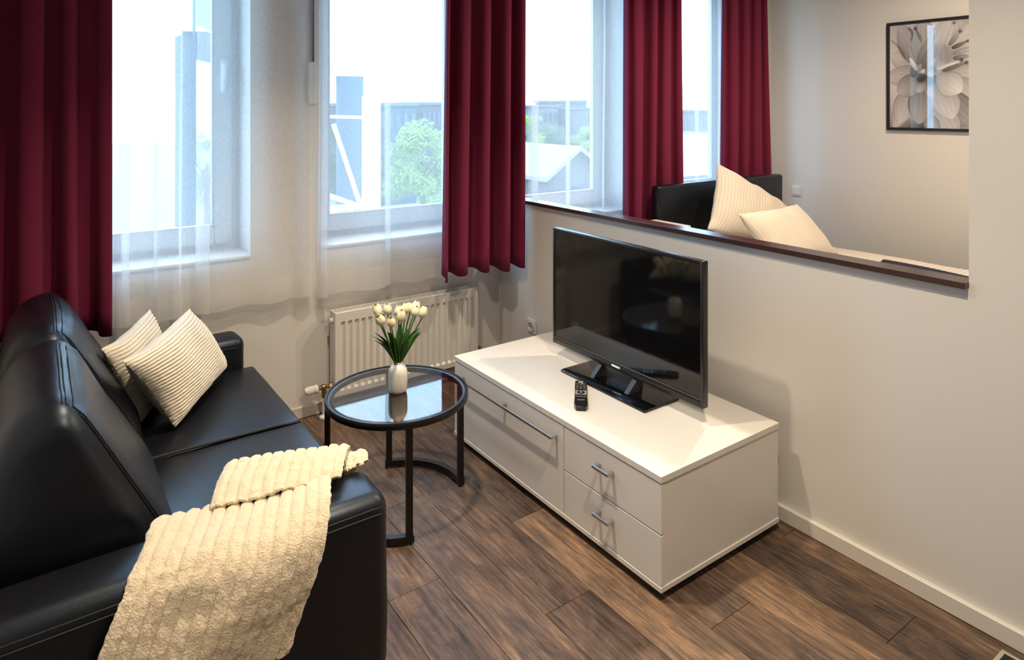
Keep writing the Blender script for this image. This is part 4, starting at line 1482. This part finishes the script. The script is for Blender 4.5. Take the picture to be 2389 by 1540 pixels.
# navy throw on the bed
def throw():
    A = PZ(2085, 611, 0.60)
    mb = MB()
    def fn(u, v):
        y = 2.14 - 0.75 * v
        x = 4.40 + 0.14 * u + 0.02 * math.sin(5 * v)
        z = BZ + 0.030 + 0.032 * math.sin(math.pi * (0.15 + 0.85 * u)) * (1 - 0.75 * v) 
        return (x, y, z)
    o = mb.grid(fn, 10, 24).build('bed_throw', NAVY, origin=(4.47, 1.8, BZ + 0.02), sharp=180)
    so = o.modifiers.new('thickness', 'SOLIDIFY')
    so.thickness = 0.016
    tag(o, 'dark navy folded throw lying along the striped bed', 'throw')
throw()

# white bedside cabinet, only its top edge shows over the ledge
t = thing('bedside_cabinet', 'white bedside cabinet whose top just shows over the ledge left of the bed', 'bedside cabinet', (3.24, 2.98, 0))
bx('body', 3.08, 3.385, 2.82, 3.10, 0.03, 0.835, WHITE_LACQ, t, 0.002)
bx('top_board', 3.075, 3.39, 2.81, 3.105, 0.8355, 0.857, WHITE_LACQ, t, 0.002)
for z0 in (0.05, 0.31, 0.57):
    d = bx('drawer', 3.09, 3.375, 2.803, 2.8195, z0, z0 + 0.25, WHITE_LACQ, t, 0.002)
    bx('handle', 3.20, 3.27, 2.785, 2.803, z0 + 0.18, z0 + 0.19, ALU, d)
bx('plinth', 3.10, 3.37, 2.84, 3.09, 0.0, 0.03, BLACK_PLAST, t)

# doormat at the very corner of the picture
t = thing('floor_mat', 'charcoal floor mat with pale edging beside the partition baseboard', 'mat', (2.02, 0.50, 0))
bx('pile', 1.725, 2.313, 0.255, 0.768, 0.0005, 0.008, MATM, t, 0.002)
e = MB()
for b in ((1.715, 1.728, 0.245, 0.778), (2.31, 2.323, 0.245, 0.778), (1.728, 2.31, 0.245, 0.258), (1.728, 2.31, 0.765, 0.778)):
    e.box(b[0], b[1], b[2], b[3], 0.0005, 0.009, 0.002, 1)
e.build('binding', MATB, t)

# ------------------------------------------------------------------ outside
GZ = -7.5
struct(bx('ground', -80, 160, 5.0, 200, GZ - 0.5, GZ, mat('outside_ground', (0.20, 0.22, 0.17), 0.9)))
CONC = mat('concrete', (0.065, 0.070, 0.080), 0.85, var=(2, 0.1))
PALE = mat('pale_render', (0.10, 0.105, 0.115), 0.8)
BRICK = mat('reddish_render', (0.09, 0.065, 0.060), 0.8)
ROOF = mat('grey_roof', (0.10, 0.11, 0.12), 0.8)
WHITE_OUT = mat('white_steel', (0.80, 0.82, 0.84), 0.4)
BLUE_OUT = mat('blue_steel', (0.06, 0.12, 0.20), 0.4)
WINDOWS_OUT = mat('far_window', (0.05, 0.06, 0.08), 0.2)
FOL1 = mat('spring_foliage', (0.20, 0.27, 0.04), 0.7, var=(1.2, 0.3))
FOL2 = mat('dark_foliage', (0.07, 0.11, 0.05), 0.7, var=(1.2, 0.3))
BARK = mat('bark', (0.10, 0.08, 0.06), 0.9)


def tree(label, c, r, h, m, seed):
    rng = random.Random(seed)
    t = thing('tree', label, 'tree', (c.x, c.y, GZ), 'trees outside the windows')
    MB().tube([(c.x, c.y, GZ), (c.x + 0.1, c.y, (GZ + c.z) / 2), (c.x, c.y, c.z)], [0.22, 0.17, 0.08], 10).build('trunk', BARK, t)
    br = MB()
    for i in range(9):
        a = rng.uniform(0, 6.28)
        z = c.z - h * rng.uniform(0.1, 0.7)
        br.tube([(c.x, c.y, z), (c.x + math.cos(a) * r * 0.35, c.y + math.sin(a) * r * 0.35, z + h * 0.25), (c.x + math.cos(a) * r * 0.75, c.y + math.sin(a) * r * 0.75, z + h * 0.5)], [0.07, 0.05, 0.02], 6)
    br.build('branches', BARK, t)
    mb = MB()
    clumps = []
    for i in range(26):
        a, b = rng.uniform(0, 6.28), rng.uniform(-1, 1)
        q = rng.uniform(0.35, 1) ** 0.5
        s = math.sqrt(1 - b * b)
        clumps.append((c.x + r * q * s * math.cos(a), c.y + r * q * s * math.sin(a), c.z + h * q * b))
    for (px, py, pz) in clumps:
        for k in range(330):
            a, b = rng.uniform(0, 6.28), rng.uniform(-1, 1)
            q = rng.uniform(0.2, 1) ** 0.4 * r * 0.38
            s = math.sqrt(1 - b * b)
            p = Vector((px + q * s * math.cos(a), py + q * s * math.sin(a), pz + q * b * 0.8))
            u = Vector((rng.uniform(-1, 1), rng.uniform(-1, 1), rng.uniform(-1, 1))).normalized()
            w = u.orthogonal().normalized()
            L_ = r * rng.uniform(0.028, 0.055)
            mb.add([p - u * L_, p + w * L_ * 0.45, p + u * L_, p - w * L_ * 0.45], [(0, 1, 2, 3)])
    f = mb.build('foliage', m, t, smooth=False)
    f['kind'] = 'stuff'

tree('bright green tree right of the stair frame, behind the window above the radiator', PY(985, 400, 44), 2.7, 3.3, FOL1, 1)
tree('dark green tree behind the diagonal white brace', PY(822, 385, 38), 1.5, 2.6, FOL2, 2)
tree('small light green tree left of the gabled house', PY(1226, 318, 50), 1.5, 2.2, FOL1, 3)
tree('wide green tree behind the gabled house', PY(1290, 335, 62), 2.6, 1.9, FOL2, 4)
tree('round green tree to the right behind the gabled house', PY(1386, 330, 66), 2.5, 1.7, FOL1, 5)
tree('green tree seen low beside the concrete pillar', PY(480, 390, 30), 0.7, 1.6, FOL2, 6)


def block(label, px0, px1, ytop, Y, depth, m, rows, cols, roofm=None):
    a, b = PY(px0, ytop, Y), PY(px1, ytop, Y)
    zt = a.z
    t = thing('apartment_building', label, 'building', ((a.x + b.x) / 2, Y + depth / 2, GZ), 'far buildings')
    bx('walls', a.x, b.x, Y, Y + depth, GZ, zt, m, t)
    bx('roof', a.x - 0.2, b.x + 0.2, Y - 0.2, Y + depth + 0.2, zt, zt + 0.3, ROOF, t)
    wdt = (b.x - a.x) / cols
    for r in range(rows):
        for c in range(cols):
            x0 = a.x + wdt * (c + 0.25)
            z1 = zt - 0.7 - r * 2.7
            w_ = bx('window', x0, x0 + wdt * 0.5, Y - 0.06, Y + 0.04, z1 - 1.4, z1, WINDOWS_OUT, t)
    return t

block('long reddish building on the skyline behind the bright green tree', 985, 1050, 245, 62, 12, BRICK, 3, 6)
block('grey apartment building on the skyline left of the reddish one', 865, 972, 247, 58, 12, CONC, 4, 6)
block('grey-blue apartment building far away behind the bedroom window', 1255, 1302, 250, 75, 12, PALE, 3, 4)
block('taller distant building right of the voile crease in the bedroom window', 1338, 1368, 238, 82, 10, CONC, 4, 3)
block('low distant building at the right edge of the bedroom window', 1370, 1425, 256, 70, 10, PALE, 3, 4)
block('pale building behind the narrow bedroom window gap', 1600, 1690, 262, 60, 12, PALE, 3, 5)

# gabled house
def house():
    ap = PY(1343, 352, 22)
    t = thing('gabled_house', 'pale house with a gabled roof seen through the bedroom window', 'house', (ap.x, ap.y + 3, GZ))
    w = 1.55
    ez = ap.z - 1.0
    MB().prism([(ap.x - w, GZ), (ap.x + w, GZ), (ap.x + w, ez), (ap.x, ap.z), (ap.x - w, ez)], ap.y, ap.y + 6).build('walls', mat('house_wall', (0.095, 0.085, 0.085), 0.8), t, smooth=False)
    for s in (-1, 1):
        MB().prism([(ap.x, ap.z + 0.22), (ap.x + s * (w + 0.3), ez - 0.02), (ap.x + s * (w + 0.3), ez - 0.20), (ap.x, ap.z + 0.02)], ap.y - 0.35, ap.y + 6.3).build('roof_slope', mat('pale_roof', (0.20, 0.205, 0.21), 0.6), t, smooth=False)
    bx('window', ap.x - 0.35, ap.x + 0.35, ap.y - 0.05, ap.y + 0.05, ez - 0.75, ez - 0.1, WINDOWS_OUT, t)
    # lean-to with board siding in front
    z = ez - 0.75
    for k in range(7):
        bx('siding_board', ap.x - w - 0.6, ap.x + w + 0.1, ap.y - 1.6 - 0.02 * (k % 2), ap.y - 1.45, z - 0.22 * (k + 1) + 0.02, z - 0.22 * k, PALE, t)
    bx('annex', ap.x - w - 0.6, ap.x + w + 0.1, ap.y - 1.45, ap.y - 0.01, GZ, z + 0.05, PALE, t)
house()
# siding of the building in the narrow gap
def siding():
    a, b = PY(1596, 315, 12), PY(1700, 315, 12)
    t = thing('clad_shed', 'pale shed with horizontal boards in the narrow bedroom window gap', 'shed', ((a.x + b.x) / 2, 13, GZ))
    bx('body', a.x, b.x + 0.5, 12.05, 14, GZ, a.z, PALE, t)
    for k in range(8):
        bx('siding_board', a.x - 0.02, b.x + 0.52, 11.98 - 0.02 * (k % 2), 12.05, a.z - 0.14 * (k + 1) + 0.012, a.z - 0.14 * k, WHITE_OUT, t)
siding()

# concrete balcony frame outside the first window
def balcony():
    a, b = PY(418, 82, 6.2), PY(458, 82, 6.2)
    t = thing('concrete_balcony', 'grey concrete pillar and balcony beam with blue railing outside the first window', 'balcony', (a.x, 6.2, GZ))
    bx('pillar', a.x, b.x, 6.2, 6.4, GZ, a.z, CONC, t)
    p, q = Vector((b.x, 6.3, a.z - 0.06)), Vector((4.6, 13.0, a.z - 0.06))
    MB().tube([p, q], 0, flat=(0.11, 0.10), up=(0, 0, 1)).build('beam', CONC, t, smooth=False)
    d = (q - p)
    for k in range(9):
        s = p + d * (k / 8)
        MB().tube([s, s + Vector((0, 0, 1.0))], 0.012, 8).build('railing_post', BLUE_OUT, t)
    MB().tube([p + Vector((0, 0, 1.0)), q + Vector((0, 0, 1.0))], 0.02, 8).build('top_rail', BLUE_OUT, t)
    for (u0, u1) in ((0.0, 0.125), (0.125, 0.25), (0.25, 0.375)):
        s0, s1 = p + d * u0, p + d * u1
        mb = MB().tube([s0 + Vector((0, 0, 0.55)), s1 + Vector((0, 0, 0.55))], 0, flat=(0.38, 0.004), up=(0, 0, 1))
        mb.build('railing_panel', mat('blue_glass_panel', (0.08, 0.13, 0.18), 0.2), t, smooth=False)
balcony()

# white steel stair frame outside the second window
def stair_frame():
    Y = 8.0
    a, b = PY(856, 225, Y), PY(888, 225, Y)
    t = thing('stair_frame', 'white steel post with diagonal brace outside the window above the radiator', 'stair frame', ((a.x + b.x) / 2, Y, GZ))
    bx('post', a.x, b.x, Y, Y + 0.16, GZ, a.z, WHITE_OUT, t)
    for (p, q, r) in (((778, 290), (842, 482), 0.030), ((764, 455), (850, 485), 0.03), ((764, 488), (856, 480), 0.04), ((764, 272), (850, 274), 0.02), ((764, 172), (850, 174), 0.025)):
        MB().tube([PY(*p, Y + 0.1), PY(*q, Y + 0.1)], r, 8).build('brace', WHITE_OUT, t)
    c, d = PY(790, 172, Y + 1.2), PY(848, 172, Y + 1.2)
    bx('panel', c.x, d.x, Y + 1.2, Y + 1.3, GZ, c.z, mat('blue_grey_panel', (0.06, 0.08, 0.10), 0.5), t)
stair_frame()
